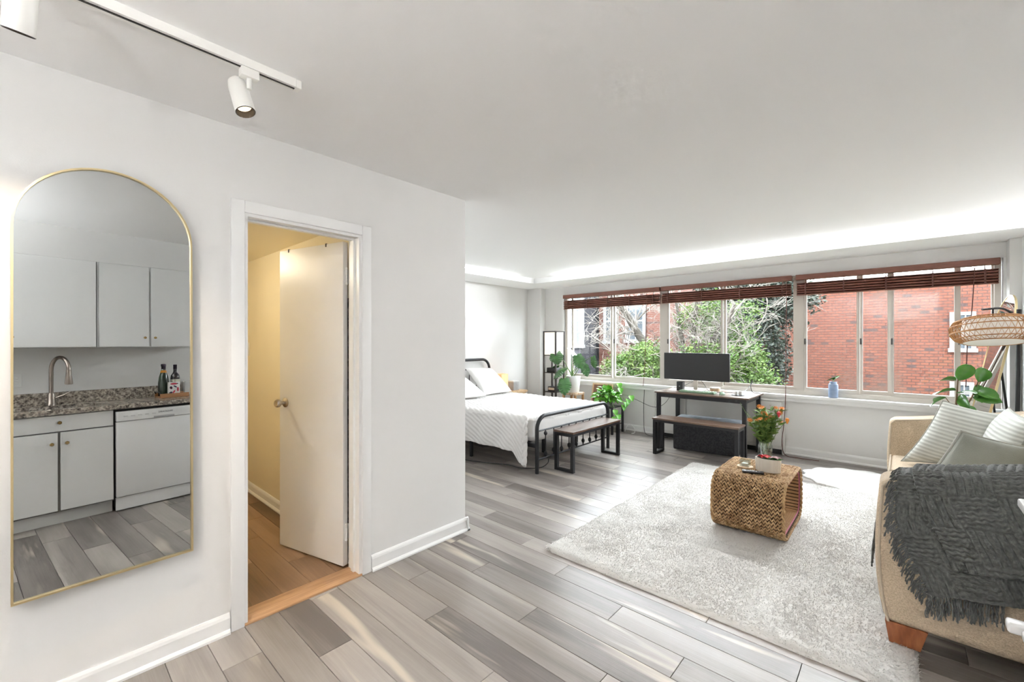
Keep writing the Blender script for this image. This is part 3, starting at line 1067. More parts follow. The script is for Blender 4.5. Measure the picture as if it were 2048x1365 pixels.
MB().lathe([(0.018, 1.19), (0.018, 1.215), (0.021, 1.218), (0.021, 1.236), (0.019, 1.24), (0.0005, 1.243)], (0.60, 1.095, 0), 16).build('foil_cap', mat('dark_foil', (0.03, 0.02, 0.035), 0.35, metal=0.6), b1)
b2 = thing('wine_bottle', 'black wine bottle with pale label behind the patterned card box', 'bottle', (0.61, 1.19, 0.9265))
MB().lathe([(0.03, 0.9265), (0.038, 0.93), (0.0385, 1.10), (0.034, 1.125), (0.018, 1.15), (0.0145, 1.165), (0.0145, 1.212)], (0.61, 1.19, 0), 20).build('body', BOT2, b2)
MB().lathe([(0.039, 0.99), (0.039, 1.085)], (0.61, 1.19, 0), 20, cap=False).build('label_paper', mat('pale_label', (0.6, 0.57, 0.45), 0.6), b2)
MB().lathe([(0.0155, 1.185), (0.0155, 1.222), (0.0165, 1.224), (0.0165, 1.23), (0.0005, 1.232)], (0.61, 1.19, 0), 16).build('capsule', bpy.data.materials['dark_foil'], b2)
cb = thing('patterned_card_box', 'small white box printed with red and navy wine doodles on the tray', 'box', (0.525, 1.155, 0.926))
MB().rbox(0.512, 0.54, 1.11, 1.203, 0.9265, 1.062, 0.001, 1).build('carton', WHITEP, cb)
REDI = mat('red_print', (0.5, 0.02, 0.05), 0.6)
NAVY = mat('navy_print', (0.02, 0.02, 0.07), 0.6)
for (a, b_, c_, d_, rot, m_) in ((1.155, 1.045, 0.062, 0.018, 0.0, REDI), (1.182, 1.046, 0.014, 0.01, 0, NAVY), (1.132, 1.008, 0.022, 0.03, 0.2, NAVY), (1.132, 1.004, 0.014, 0.02, 0.2, REDI),
                          (1.165, 1.018, 0.034, 0.013, -0.6, NAVY), (1.186, 0.99, 0.016, 0.045, 0, REDI), (1.13, 0.96, 0.03, 0.02, 0.3, NAVY), (1.155, 0.968, 0.014, 0.035, -0.5, REDI)):
    vs_ = []
    for q in range(10):
        an = 2 * PI * q / 10
        yy_, zz_ = math.cos(an) * c_ / 2, math.sin(an) * d_ / 2
        vs_.append((0.0, a + yy_ * math.cos(rot) - zz_ * math.sin(rot), b_ + yy_ * math.sin(rot) + zz_ * math.cos(rot)))
    mb = MB()
    mb.add([(0.5115, p[1], p[2]) for p in vs_] + [(0.5125, p[1], p[2]) for p in vs_], [tuple(range(10)), tuple(range(19, 9, -1))] + [(q, (q + 1) % 10, 10 + (q + 1) % 10, 10 + q) for q in range(10)])
    mb.build('printed_doodle', m_, cb)

# ================================================================== ARCHED WALL MIRROR
MY, MT = math.radians(2.5), math.radians(0.63)
mn = Vector((math.cos(MY) * math.cos(MT), math.sin(MY) * math.cos(MT), math.sin(MT)))
mu = Vector((-math.sin(MY), math.cos(MY), 0))
mv = mn.cross(mu)
mcen = Vector((-2.352, 0.203, 0.0))
MWID = 0.532
am = thing('arched_wall_mirror', 'tall arched mirror with thin gold frame on the wall, reflecting the kitchen', 'mirror', (-2.36, 0.203, 0.455))


def arch_outline(w, zb, zs, n=28, e=1.0):
    P = [(-w / 2, zb), (w / 2, zb)]
    for q in range(n + 1):
        a = PI * q / n
        P.append((w / 2 * math.cos(a), zs + e * w / 2 * math.sin(a)))
    return P


def mpos(s, z, d):
    p = mcen + mu * s + mn * d
    zz = z - 1.1
    return p + mv * zz + Vector((0, 0, 1.1))


def arch_plate(w, zb, zs, d0, d1, e, fpos):
    out = arch_outline(w, zb, zs, 28, e)
    m = len(out)
    mb = MB()
    mb.add([fpos(s, z, d0) for s, z in out] + [fpos(s, z, d1) for s, z in out],
           [tuple(range(m - 1, -1, -1)), tuple(range(m, 2 * m))] + [(q, (q + 1) % m, m + (q + 1) % m, m + q) for q in range(m)])
    return mb


def arch_frame(w, zb, zs, t, d0, d1, e, fpos):
    o_ = arch_outline(w, zb, zs, 28, e)
    i_ = arch_outline(w - 2 * t, zb + t, zs, 28, ((e * w / 2) - t) / (w / 2 - t))
    m = len(o_)
    mb = MB()
    vs_ = [fpos(s, z, d0) for s, z in o_] + [fpos(s, z, d1) for s, z in o_] + [fpos(s, z, d1) for s, z in i_] + [fpos(s, z, d0) for s, z in i_]
    fs = []
    for k in range(4):
        k2 = (k + 1) % 4
        for q in range(m):
            q2 = (q + 1) % m
            fs.append((k * m + q, k * m + q2, k2 * m + q2, k2 * m + q))
    mb.add(vs_, fs)
    return mb


MZB, MZS, MZE = 0.463, 1.818, 1.0
arch_plate(MWID - 0.006, MZB + 0.003, MZS, -0.018, 0.0, MZE, mpos).build('mirror_glass', MIRROR, am, flat=True)
arch_frame(MWID, MZB, MZS, 0.0065, -0.022, 0.010, MZE, mpos).build('gold_frame', GOLD, am, flat=True)

# ================================================================== TRACK LIGHTS
tk = thing('lighting_track', 'long cream ceiling track with dark slot near the mirror wall', 'track', (-1.80, -0.2, H - 0.035))
MB().box(-1.818, -1.806, -1.3, 0.69, H - 0.032, H).box(-1.794, -1.782, -1.3, 0.69, H - 0.032, H).box(-1.806, -1.794, -1.3, 0.69, H - 0.014, H).build('rail', TRACKW, tk)
MB().box(-1.8035, -1.7965, -1.3, 0.69, H - 0.0335, H - 0.030).build('slot', BRONZE, tk)
MB().rbox(-1.820, -1.780, 0.69, 0.712, H - 0.034, H, 0.004, 2).build('end_cap', TRACKW, tk)


def track_head(x, y, target, label, watts, pivot=(0, 0), tint=(1.0, 0.80, 0.58)):
    h = thing('track_spotlight', label, 'spotlight', (x, y, H - 0.2), 'track spotlights')
    MB().rbox(x - 0.019, x + 0.019, y - 0.03, y + 0.03, H - 0.066, H - 0.0325, 0.004, 2).build('adapter', TRACKW, h)
    MB().tube([(x, y, H - 0.066), (x, y, H - 0.105)], 0.0085, 10).build('stem', TRACKW, h)
    d = (Vector(target) - Vector((x, y, H - 0.12))).normalized()
    M = d.to_track_quat('Z', 'Y').to_matrix()
    c = Vector((x, y, H - 0.125)) + Vector((pivot[0], pivot[1], 0)) - d * 0.02
    prof = [(0.0005, -0.052), (0.016, -0.050), (0.028, -0.038), (0.033, -0.015), (0.034, 0.085), (0.0335, 0.088)]
    MB().lathe(prof, c, 24, M, cap=False).build('can', TRACKW, h)
    MB().lathe([(0.0335, 0.088), (0.031, 0.090), (0.031, 0.04), (0.0005, 0.035)], c, 24, M, cap=False).build('baffle', BRONZE, h)
    MB().lathe([(0.0005, 0.05), (0.018, 0.055), (0.026, 0.062), (0.024, 0.068), (0.0005, 0.070)], c, 18, M, cap=False).build('bulb', mat('bulb_' + str(len(bpy.data.materials)), (1, 0.9, 0.75), 0.4, emit=(1, 0.78, 0.5), estr=1.2), h)
    lp = lamp('spot_beam', 'SPOT', c + d * 0.093, watts, tint, 0.028, h, c + d * 2, spot=math.radians(95), blend=0.8)
    return h


track_head(-1.80, 0.53, (-1.45, 0.72, 1.2), 'small cream track spotlight near the end of the ceiling track', 12, pivot=(-0.028, -0.02))
track_head(-1.80, -0.03, (-2.25, -0.10, 1.2), 'large near track spotlight cut by the top left corner of the picture', 22, pivot=(0.02, 0.0))
for (yh, tx, lb) in ((-0.50, -1.4, 'nearer'), (-0.95, -0.4, 'farther')):  # unseen heads added as fill, bounced off the rear wall
    track_head(-1.80, yh, (tx, YB, 1.75), 'added unseen fill spotlight aimed at the rear wall, the %s of two behind the viewer' % lb, 45, tint=(0.96, 0.97, 1.0))
# made-up torchiere, unseen behind the viewer, added to brighten the ceiling
tc_ = thing('added_fill_uplight', 'tall nickel uplight added as fill light, unseen behind the viewer by the rear wall', 'floor lamp', (-0.10, -1.2, 0))
tx_, ty_ = -0.10, -1.2
MB().lathe([(0.14, 0), (0.14, 0.02), (0.02, 0.035)], (tx_, ty_, 0), 28).build('base', NICKEL, tc_)
MB().tube([(tx_, ty_, 0.03), (tx_, ty_, 1.74)], 0.012, 12).build('pole', NICKEL, tc_)
MB().lathe([(0.015, 1.73), (0.07, 1.75), (0.14, 1.80), (0.175, 1.86), (0.172, 1.86), (0.135, 1.81), (0.06, 1.765), (0.0005, 1.755)], (tx_, ty_, 0), 32, cap=False).build('bowl', NICKEL, tc_)
MB().lathe([(0.0005, 1.815), (0.12, 1.815)], (tx_, ty_, 0), 28, cap=False).build('glowing_disc', mat('fill_uplight_glow', (1, 0.97, 0.92), 0.5, emit=(0.97, 0.975, 1.0), estr=450), tc_)

# ================================================================== BED
FX, HX = -2.86, -5.06          # footboard, headboard planes
NY, FY = 3.545, 5.02           # near and far posts
bed = thing('metal_bed', 'black metal bed frame with rounded tube footboard and ball spindles', 'bed', (-3.9, 4.28, 0))


def arch_tube(x, ya, yb, ztop, rad):
    P = [(x, ya, 0.0), (x, ya, ztop - rad)]
    for q in range(1, 9):
        a = PI / 2 * q / 8
        P.append((x, ya + rad * (1 - math.cos(a)), ztop - rad + rad * math.sin(a)))
    for q in range(0, 9):
        a = PI / 2 * q / 8
        P.append((x, yb - rad + rad * math.sin(a), ztop - rad + rad * math.cos(a)))
    P.append((x, yb, 0.0))
    return P


fb = MB().tube(arch_tube(FX, NY, FY, 0.60, 0.14), 0.021, 12).build('footboard', BLACKM, bed)
for zr in (0.445, 0.145):
    MB().tube([(FX, NY, zr), (FX, FY, zr)], 0.009, 8).build('rail', BLACKM, fb)
for q in range(9):
    yq = NY + (FY - NY) * (q + 1) / 10
    s = MB().tube([(FX, yq, 0.145), (FX, yq, 0.445)], 0.0065, 8)
    s.lathe([(0.006, -0.03), (0.016, -0.018), (0.021, 0), (0.016, 0.018), (0.006, 0.03)], (FX, yq, 0.198 if q % 2 else 0.185), 12)
    if q % 2 == 0:
        s.lathe([(0.006, -0.026), (0.016, -0.015), (0.021, 0), (0.016, 0.015), (0.006, 0.026)], (FX, yq, 0.405), 12)
    s.build('spindle', BLACKM, fb)
hb = MB().tube(arch_tube(HX, NY, FY, 1.10, 0.16), 0.021, 12).build('headboard', BLACKM, bed)
for zr in (0.95, 0.55):
    MB().tube([(HX, NY, zr), (HX, FY, zr)], 0.009, 8).build('rail', BLACKM, hb)
for q in range(9):
    yq = NY + (FY - NY) * (q + 1) / 10
    MB().tube([(HX, yq, 0.55), (HX, yq, 0.95)], 0.0065, 8).build('spindle', BLACKM, hb)
for yq in (NY, (NY + FY) / 2, FY):
    MB().box(HX, FX, yq - 0.015, yq + 0.015, 0.27, 0.31).build('side_rail', BLACKM, bed)
for q in range(11):
    xq = HX + 0.15 + q * (FX - HX - 0.3) / 10
    MB().box(xq - 0.012, xq + 0.012, NY, FY, 0.30, 0.315).build('bed_slat', BLACKM, bed)
for xq in (-3.88, -3.35, -4.5):
    for yq in (NY, (NY + FY) / 2, FY):
        if yq == NY and xq == -3.35:
            continue
        MB().box(xq - 0.016, xq + 0.016, yq - 0.016, yq + 0.016, 0, 0.29).build('leg', BLACKM, bed)
mt = MB().rbox(HX + 0.04, FX - 0.04, NY + 0.0, FY - 0.0, 0.317, 0.555, 0.05, 4)
tag(mt.build('mattress', LINEN), 'thick white mattress under the duvet on the metal bed', 'mattress')

# duvet: flattened cloth draped over the mattress edges
DT = 0.595
ex, ey0, ey1 = FX - 0.055, NY - 0.065, FY + 0.06     # folding edges


def hang(o_, r=0.06):
    """horizontal advance and drop for a cloth that turns over an edge of radius r"""
    if o_ <= 0:
        return o_, 0.0
    q = r * PI / 2
    if o_ < q:
        a = o_ / r
        return r * math.sin(a), r * (1 - math.cos(a))
    return r, r + (o_ - q)


nu, nv = 230, 300
S0, S1 = -4.72, ex + 0.20
T0, T1 = ey0 - 0.37, ey1 + 0.30
P = np.zeros((nv * nu, 3))
for j in range(nv):
    t_ = T0 + (T1 - T0) * j / (nv - 1)
    for i_ in range(nu):
        s_ = S0 + (S1 - S0) * i_ / (nu - 1)
        ox = s_ - (ex - 0.06)
        on = (ey0 + 0.06) - t_
        of = t_ - (ey1 - 0.06)
        ax, dx = hang(ox)
        an_, dn = hang(on)
        ss = min(1.0, max(0.0, (s_ + 3.17) / 0.16))
        dn *= 1 + 0.42 * ss * ss * (3 - 2 * ss)
        af, df = hang(of)
        x = (ex - 0.06) + ax
        y = t_
        if on > 0:
            y = (ey0 + 0.06) - an_
        elif of > 0:
            y = (ey1 - 0.06) + af
        dside = max(dn, df)
        if ox > 0 and (on > 0 or of > 0):
            drop = max(dx, dside) + 0.12 * min(dx, dside)
            if on > 0:
                x -= min(dx, 0.12) * 0.45
                y -= 0.02
        else:
            drop = max(dx, dside)
        z = DT - drop
        # quilting: soft hills on top, rippled seersucker all over
        big = mnoise.noise(Vector((s_ * 2.2, t_ * 2.2, 3.1)))
        rip = math.sin((t_ * 1.0 + 0.55 * s_) * 118 + 2.2 * mnoise.noise(Vector((s_ * 7, t_ * 7, 0)))) * (0.6 + 0.4 * mnoise.noise(Vector((s_ * 12, t_ * 12, 5))))
        if dside > 0.05 or dx > 0.05:
            fold = 0.014 * math.sin(s_ * 17 + 1.6 * math.sin(t_ * 5)) * min(1, dside / 0.25) + 0.010 * big
            if dside >= dx:
                y -= (1 if on > 0 else -1) * (fold + 0.006 * rip)
            else:
                x += 0.3 * fold + 0.003 * rip + 0.008 * math.sin(t_ * 23)
                z += 0.03 * big
        else:
            z += 0.014 * big + 0.0055 * rip
        # the head end lies over the pillow foot, slightly lifted
        z = max(z, 0.085)
        P[j * nu + i_] = (x, y, z)
ii = np.arange(nu * nv).reshape(nv, nu)
Fq = np.stack([ii[:-1, :-1], ii[:-1, 1:], ii[1:, 1:], ii[1:, :-1]], -1).reshape(-1, 4)
dv = quick_mesh('duvet', P, Fq, LINEN, smooth=True)
sm = dv.modifiers.new('thick', 'SOLIDIFY')
sm.thickness = 0.012
sm.offset = -1
tag(dv, 'white rippled seersucker duvet hanging over the side of the bed', 'duvet')


def pillow_quad(name, C4, thick, mat_, label, cat='pillow', pip=None, pipr=0.006, group=None, ripple=0.0, pinch=0.10, n=36, parent=None, drop=0.0):
    """puffed pillow through four corner points BL, BR, TR, TL"""
    BL, BR, TR, TL = [Vector(c) for c in C4]
    nrm = ((BR - BL).cross(TL - BL) + (BR - TR).cross(TL - TR) * -1).normalized()
    root = thing(name, label, cat, tuple((BL + BR) / 2), group)

    def pt(u, v, side):
        # u,v in -1..1 ; edges bow inwards between the corners
        e = 1 - pinch * (1 - u * u) * 0.5
        f_ = 1 - pinch * (1 - v * v) * 0.5
        uu, vv = u * f_, v * e
        a, b_ = (uu + 1) / 2, (vv + 1) / 2
        p = (BL * (1 - a) + BR * a) * (1 - b_) + (TL * (1 - a) + TR * a) * b_
        h_ = (max(0, 1 - abs(u) ** 2.6) * max(0, 1 - abs(v) ** 2.6)) ** 0.5
        w = 0.006 * mnoise.noise(p * 9) * h_
        return p + nrm * (side * thick / 2 * h_ + w) + nrm * ripple * math.sin(v * 60 + 2 * mnoise.noise(p * 5)) * h_ * side

    mb = MB()
    for side in (1, -1):
        if side == 1:
            mb.grid(lambda u, v: pt(u * 2 - 1, v * 2 - 1, 1), n, n)
        else:
            mb.grid(lambda u, v: pt(1 - u * 2, v * 2 - 1, -1), n, n)
    mb.build('cushion_cover', mat_, root)
    if pip:
        ring = [pt(-1 + 2 * q / 20, -1, 0) for q in range(20)] + [pt(1, -1 + 2 * q / 20, 0) for q in range(20)] + [pt(1 - 2 * q / 20, 1, 0) for q in range(20)] + [pt(-1, 1 - 2 * q / 20, 0) for q in range(20)]
        MB().tube(ring, pipr, 8, closed=True).build('piping', pip, root)
    return root


LINENP = mat('white_pillow_cotton', (0.74, 0.73, 0.71), 0.9, bump=0.3, bscale=60, bstretch=(3, 1, 1))
pillow_quad('bed_pillow', [(-4.48, 4.33, 0.615), (-4.52, 4.98, 0.615), (-4.95, 4.95, 0.96), (-4.92, 4.37, 0.985)], 0.17, LINENP, 'white ribbed pillow leaning on the headboard, far side of the bed', group='white bed pillows', ripple=0.003)
pillow_quad('bed_pillow', [(-4.38, 3.66, 0.625), (-4.38, 4.29, 0.625), (-4.90, 4.26, 0.90), (-4.90, 3.68, 0.90)], 0.16, LINENP, 'white ribbed pillow leaning on the headboard, near side, partly behind the wall', group='white bed pillows', ripple=0.003)

# nightstand corner with wooden glow lamp and small grey box
ns = thing('nightstand', 'pale wooden nightstand behind the far side of the bed', 'nightstand', (-4.9, 5.32, 0))
MB().rbox(-5.12, -4.70, 5.08, 5.58, 0.54, 0.575, 0.004, 1).build('top', PALEW, ns)
MB().rbox(-5.12, -4.72, 5.10, 5.56, 0.32, 0.54, 0.003, 1).build('drawer_box', PALEW, ns)
for (xx, yy_) in ((-5.09, 5.12), (-4.75, 5.12), (-5.09, 5.54), (-4.75, 5.54)):
    MB().box(xx - 0.018, xx + 0.018, yy_ - 0.018, yy_ + 0.018, 0, 0.32).build('leg', PALEW, ns)
wl = thing('wooden_table_lamp', 'square pale wood table lamp glowing softly beside the headboard', 'lamp', (-4.93, 5.17, 0.5755))
WG = mat('lit_wood_veneer', (0.72, 0.47, 0.26), 0.6, c2=(0.78, 0.55, 0.33), scale=4, stretch=(6, 6, 1), emit=(1.0, 0.6, 0.3), estr=0.25)
MB().rbox(-5.01, -4.85, 5.09, 5.25, 0.5755, 0.60, 0.003, 1).build('base', PALEW, wl)
sh = MB()
sh.box(-5.01, -5.005, 5.09, 5.25, 0.60, 0.855).box(-4.855, -4.85, 5.09, 5.25, 0.60, 0.855).box(-5.005, -4.855, 5.09, 5.095, 0.60, 0.855).box(-5.005, -4.855, 5.245, 5.25, 0.60, 0.855)
sh.build('veneer_shade', WG, wl)
MB().ball((-4.93, 5.17, 0.70), 0.03, 12).build('bulb', mat('lamp_bulb_warm', (1, 0.8, 0.5), 0.4, emit=(1, 0.62, 0.28), estr=7), wl)
gb = thing('grey_speaker_box', 'small grey mesh box with white top on the nightstand', 'speaker', (-4.86, 5.40, 0.5755))
MB().rbox(-4.93, -4.80, 5.33, 5.47, 0.5755, 0.712, 0.004, 2).build('body', mat('grey_mesh', (0.35, 0.35, 0.36), 0.7, c2=(0.5, 0.5, 0.5), scale=120), gb)
MB().rbox(-4.932, -4.798, 5.328, 5.472, 0.712, 0.73, 0.004, 2).build('top_plate', WHITEP, gb)


# ---- U-frame bench (used twice) -----------------------------------
def bench(x0, x1, y0, y1, z, label, alongy, legw=0.036):
    b = thing('bench', label, 'bench', ((x0 + x1) / 2, (y0 + y1) / 2, 0), 'slim benches with black frames')
    MB().rbox(x0, x1, y0, y1, z - 0.02, z, 0.002, 1).build('seat_board', WALNUTY if alongy else WALNUT, b)
    fr = MB()
    h_ = legw
    e = 0.008
    if alongy:
        ends = [(y0 + e, y0 + e + h_), (y1 - e - h_, y1 - e)]
        for (ya, yb) in ends:
            f = MB()
            f.box(x0 + e, x0 + e + h_, ya, yb, 0, z - 0.02).box(x1 - e - h_, x1 - e, ya, yb, 0, z - 0.02)
            f.box(x0 + e + h_, x1 - e - h_, ya, yb, 0, h_ * 0.8)
            f.box(x0 + e + h_, x1 - e - h_, ya, yb, z - 0.02 - h_, z - 0.02)
            f.build('leg_frame', BLACKM, b)
        fr.box(x0 + e, x0 + e + 0.02, y0 + e + h_, y1 - e - h_, z - 0.05, z - 0.02).box(x1 - e - 0.02, x1 - e, y0 + e + h_, y1 - e - h_, z - 0.05, z - 0.02)
    else:
        ends = [(x0 + e, x0 + e + h_), (x1 - e - h_, x1 - e)]
        for (xa, xb) in ends:
            f = MB()
            f.box(xa, xb, y0 + e, y0 + e + h_, 0, z - 0.02).box(xa, xb, y1 - e - h_, y1 - e, 0, z - 0.02)
            f.box(xa, xb, y0 + e + h_, y1 - e - h_, 0, h_ * 0.8)
            f.box(xa, xb, y0 + e + h_, y1 - e - h_, z - 0.02 - h_, z - 0.02)
            f.build('leg_frame', BLACKM, b)
        fr.box(x0 + e + h_, x1 - e - h_, y0 + e, y0 + e + 0.02, z - 0.05, z - 0.02).box(x0 + e + h_, x1 - e - h_, y1 - e - 0.02, y1 - e, z - 0.05, z - 0.02)
    fr.build('apron', BLACKM, b)
    return b


bench(-2.825, -2.565, 3.785, 4.815, 0.435, 'walnut topped bench with black frame at the foot of the bed', True)
bench(-2.31, -1.325, 5.132, 5.412, 0.45, 'walnut topped bench with black frame pulled up to the desk', False)

# ================================================================== DESK GROUP
DZ = 0.745
dk = thing('computer_desk', 'walnut topped desk with black square legs under the window', 'desk', (-1.85, 5.77, 0))
MB().rbox(-2.405, -1.295, 5.42, 6.125, DZ - 0.018, DZ, 0.002, 1).build('desk_top', WALNUT, dk)
for (xx, yy_) in ((-2.36, 5.45), (-1.345, 5.45), (-2.36, 6.09), (-1.345, 6.09)):
    MB().box(xx - 0.022, xx + 0.022, yy_ - 0.022, yy_ + 0.022, 0, DZ - 0.018).build('leg', BLACKM, dk)
MB().box(-2.338, -1.367, 5.435, 5.46, DZ - 0.068, DZ - 0.018).box(-2.338, -1.367, 6.08, 6.105, DZ - 0.068, DZ - 0.018).box(-2.375, -2.35, 5.472, 6.068, DZ - 0.068, DZ - 0.018).box(-1.358, -1.333, 5.472, 6.068, DZ - 0.068, DZ - 0.018).build('apron', BLACKM, dk)

# baseboard heater cabinet under the window
HT = mat('heater_enamel', (0.70, 0.69, 0.66), 0.35)
ht = thing('heater_cabinet', 'long white metal heater cabinet under the window behind the desk', 'heater', (-1.9, 6.2, 0))
MB().box(-2.72, -1.10, 6.165, 6.244, 0.06, 0.652).build('body', HT, ht)
MB().rbox(-2.74, -1.08, 6.150, 6.244, 0.652, 0.672, 0.003, 1).build('top', HT, ht)
MB().box(-2.70, -1.12, 6.185, 6.23, 0.0, 0.06).build('plinth', BLACKP, ht)
MB().box(-1.10, -1.082, 6.150, 6.244, 0.0, 0.652).box(-2.738, -2.72, 6.150, 6.244, 0.0, 0.652).build('side_panel', HT, ht)
for (a, b_) in ((-2.715, -2.27), (-2.26, -1.36), (-1.35, -1.105)):
    fp = MB().rbox(a, b_, 6.150, 6.166, 0.10, 0.645, 0.003, 1).build('front_panel', HT, ht)
    MB().lathe([(0.011, 0), (0.011, 0.004), (0.006, 0.005)], ((a + b_) / 2, 6.150, 0.60), 14, Matrix.Rotation(PI / 2, 3, 'X')).build('lock', NICKEL, fp)

# felt storage ottoman under the desk
ot = thing('storage_ottoman', 'charcoal felt storage ottoman with pale lid tucked under the desk', 'ottoman', (-1.86, 5.80, 0), rz=math.radians(5))
MB().rbox(-0.38, 0.38, -0.19, 0.19, 0.0, 0.36, 0.012, 2).build('box', FELT, ot, local=True)
MB().rbox(-0.385, 0.385, -0.195, 0.195, 0.362, 0.395, 0.012, 3).build('lid', LIDF, ot, local=True)

# monitor
mo = thing('ultrawide_monitor', 'black ultrawide monitor on a silver stand on the desk', 'monitor', (-2.03, 5.9, DZ))
MB().rbox(-2.455, -1.612, 5.845, 5.875, 0.878, 1.24, 0.004, 2).build('housing', BLACKP, mo)
MB().box(-2.447, -1.620, 5.8435, 5.8455, 0.888, 1.234).build('screen', SCREEN, mo)
MB().box(-2.075, -2.025, 5.90, 5.915, DZ + 0.008, 1.06).box(-2.09, -2.01, 5.874, 5.90, 1.0, 1.1).build('stand_neck', NICKEL, mo)
MB().rbox(-2.17, -1.93, 5.82, 6.0, DZ, DZ + 0.009, 0.003, 2).build('stand_foot', NICKEL, mo)

# keyboard with pale green keys
KEYG = mat('mint_keycap', (0.33, 0.47, 0.33), 0.5)
KEYW = mat('white_keycap', (0.75, 0.77, 0.72), 0.5)
kb = thing('keyboard', 'mint green and white mechanical keyboard in front of the monitor', 'keyboard', (-1.92, 5.60, DZ), rz=math.radians(1))
MB().rbox(-0.215, 0.215, -0.068, 0.068, 0, 0.018, 0.004, 2).build('case', mat('green_case', (0.16, 0.26, 0.17), 0.45), kb, local=True)
kme = {}
for r_ in range(5):
    for c_ in range(20):
        m_ = KEYW if (4 <= c_ <= 12 and r_ >= 1) or r_ == 4 else KEYG
        if c_ in (14, 17):
            continue
        if m_.name not in kme:
            o = MB().add([(-0.0095, -0.0105, 0), (0.0095, -0.0105, 0), (0.0095, 0.0105, 0), (-0.0095, 0.0105, 0), (-0.0065, -0.007, 0.01), (0.0065, -0.007, 0.01), (0.0065, 0.008, 0.01), (-0.0065, 0.008, 0.01)],
                         [(4, 5, 6, 7), (0, 1, 5, 4), (1, 2, 6, 5), (2, 3, 7, 6), (3, 0, 4, 7)]).build('keycap', m_, kb, local=True)
            kme[m_.name] = o.data
        else:
            o = bpy.data.objects.new('keycap', kme[m_.name])
            o.parent = kb
            col.objects.link(o)
        o.location = (-0.199 + c_ * 0.021, -0.048 + r_ * 0.0235, 0.018)
ms = thing('computer_mouse', 'sage green computer mouse beside the keyboard', 'mouse', (-1.635, 5.62, DZ))
MB().lathe([(0.0005, 0.034), (0.018, 0.031), (0.028, 0.018), (0.031, 0.006), (0.029, 0.0)], (0, 0, 0), 20, Matrix.Diagonal((1.0, 1.75, 1.0))).build('shell', KEYG, ms, local=True)
MB().rbox(-0.004, 0.004, 0.018, 0.036, 0.026, 0.034, 0.002, 2).build('scroll_wheel', BLACKP, ms, local=True)
sp = thing('desk_speaker', 'small black box speaker on the left of the desk', 'speaker', (-2.185, 5.74, DZ))
MB().rbox(-2.225, -2.145, 5.70, 5.78, DZ, DZ + 0.118, 0.004, 2).build('cabinet', BLACKP, sp)
MB().rbox(-2.218, -2.152, 5.697, 5.702, DZ + 0.012, DZ + 0.108, 0.002, 1).build('grille', mat('speaker_cloth', (0.03, 0.03, 0.032), 0.9), sp)
MB().rbox(-2.192, -2.178, 5.695, 5.698, DZ + 0.056, DZ + 0.062, 0.001, 1).build('badge', WHITEP, sp)
cs = thing('round_tin', 'round cream tin on the desk behind the keyboard', 'tin', (-1.83, 5.99, DZ))
MB().lathe([(0.062, DZ), (0.062, DZ + 0.028)], (-1.83, 5.99, 0), 24).build('tin_body', PALEW, cs)
MB().lathe([(0.064, DZ + 0.028), (0.064, DZ + 0.042), (0.058, DZ + 0.045)], (-1.83, 5.99, 0), 24).build('lid', STONEW, cs)
ch = thing('charging_dock', 'white charging dock with dark base on the right of the desk', 'charger', (-1.47, 5.66, DZ))
MB().lathe([(0.07, DZ), (0.07, DZ + 0.006), (0.064, DZ + 0.008)], (-1.47, 5.66, 0), 24).build('base', BLACKP, ch)
MB().rbox(-1.50, -1.475, 5.64, 5.68, DZ + 0.008, DZ + 0.05, 0.003, 1).rbox(-1.46, -1.425, 5.65, 5.69, DZ + 0.008, DZ + 0.055, 0.003, 1).build('charger_block', WHITEP, ch)
cord('desk_cable', [(-1.44, 5.7, DZ + 0.03), (-1.42, 5.85, DZ + 0.06), (-1.40, 5.95, DZ + 0.11), (-1.385, 5.99, DZ + 0.155), (-1.41, 6.0, DZ + 0.12), (-1.40, 6.02, DZ + 0.02), (-1.33, 6.05, DZ + 0.006), (-1.30, 6.128, DZ - 0.01)], 0.004, 'black cable looped upright on the right rear of the desk')
cord('desk_cable', [(-1.99, 5.89, 0.90), (-1.93, 5.86, 0.84), (-1.85, 5.82, DZ + 0.01), (-1.74, 5.80, DZ + 0.005), (-1.6, 5.88, DZ + 0.005), (-1.5, 5.84, DZ + 0.005)], 0.003, 'thin black cable from the monitor across the desk')
cord('desk_cable', [(-2.08, 5.905, 0.86), (-2.2, 5.95, 0.80), (-2.28, 6.0, DZ + 0.01), (-2.38, 6.02, DZ + 0.004), (-2.412, 6.05, 0.70), (-2.55, 6.1, 0.50), (-2.75, 6.15, 0.42), (-3.05, 6.12, 0.52), (-3.18, 6.1, 0.50)], 0.0035, 'black cable running from the desk to the plant stand along the wall')
cord('floor_cable', [(-2.91, 6.21, 0.72), (-2.92, 6.2, 0.45), (-2.90, 6.16, 0.2), (-2.86, 6.1, 0.05), (-2.78, 6.05, 0.012), (-2.62, 6.06, 0.01), (-2.50, 6.1, 0.01)], 0.0045, 'dark cable dropping down the wall left of the heater to the floor')
cord('floor_cable', [(-4.02, 3.40, 0.012), (-3.85, 3.36, 0.01), (-3.6, 3.42, 0.01), (-3.3, 3.55, 0.01), (-3.1, 3.56, 0.01), (-2.95, 3.70, 0.01), (-2.88, 3.75, 0.06), (-2.84, 3.72, 0.12)], 0.005, 'black cable lying on the floor under the near side of the bed')
ps = thing('power_adapter', 'white plug adapter on the floor under the bed near the wall end', 'adapter', (-4.05, 3.42, 0))
MB().rbox(-4.12, -4.03, 3.38, 3.46, 0.0, 0.06, 0.012, 3).build('block', WHITEP, ps)
MB().rbox(-4.02, -3.96, 3.36, 3.42, 0.0, 0.045, 0.01, 3).build('plug', WHITEP, ps)

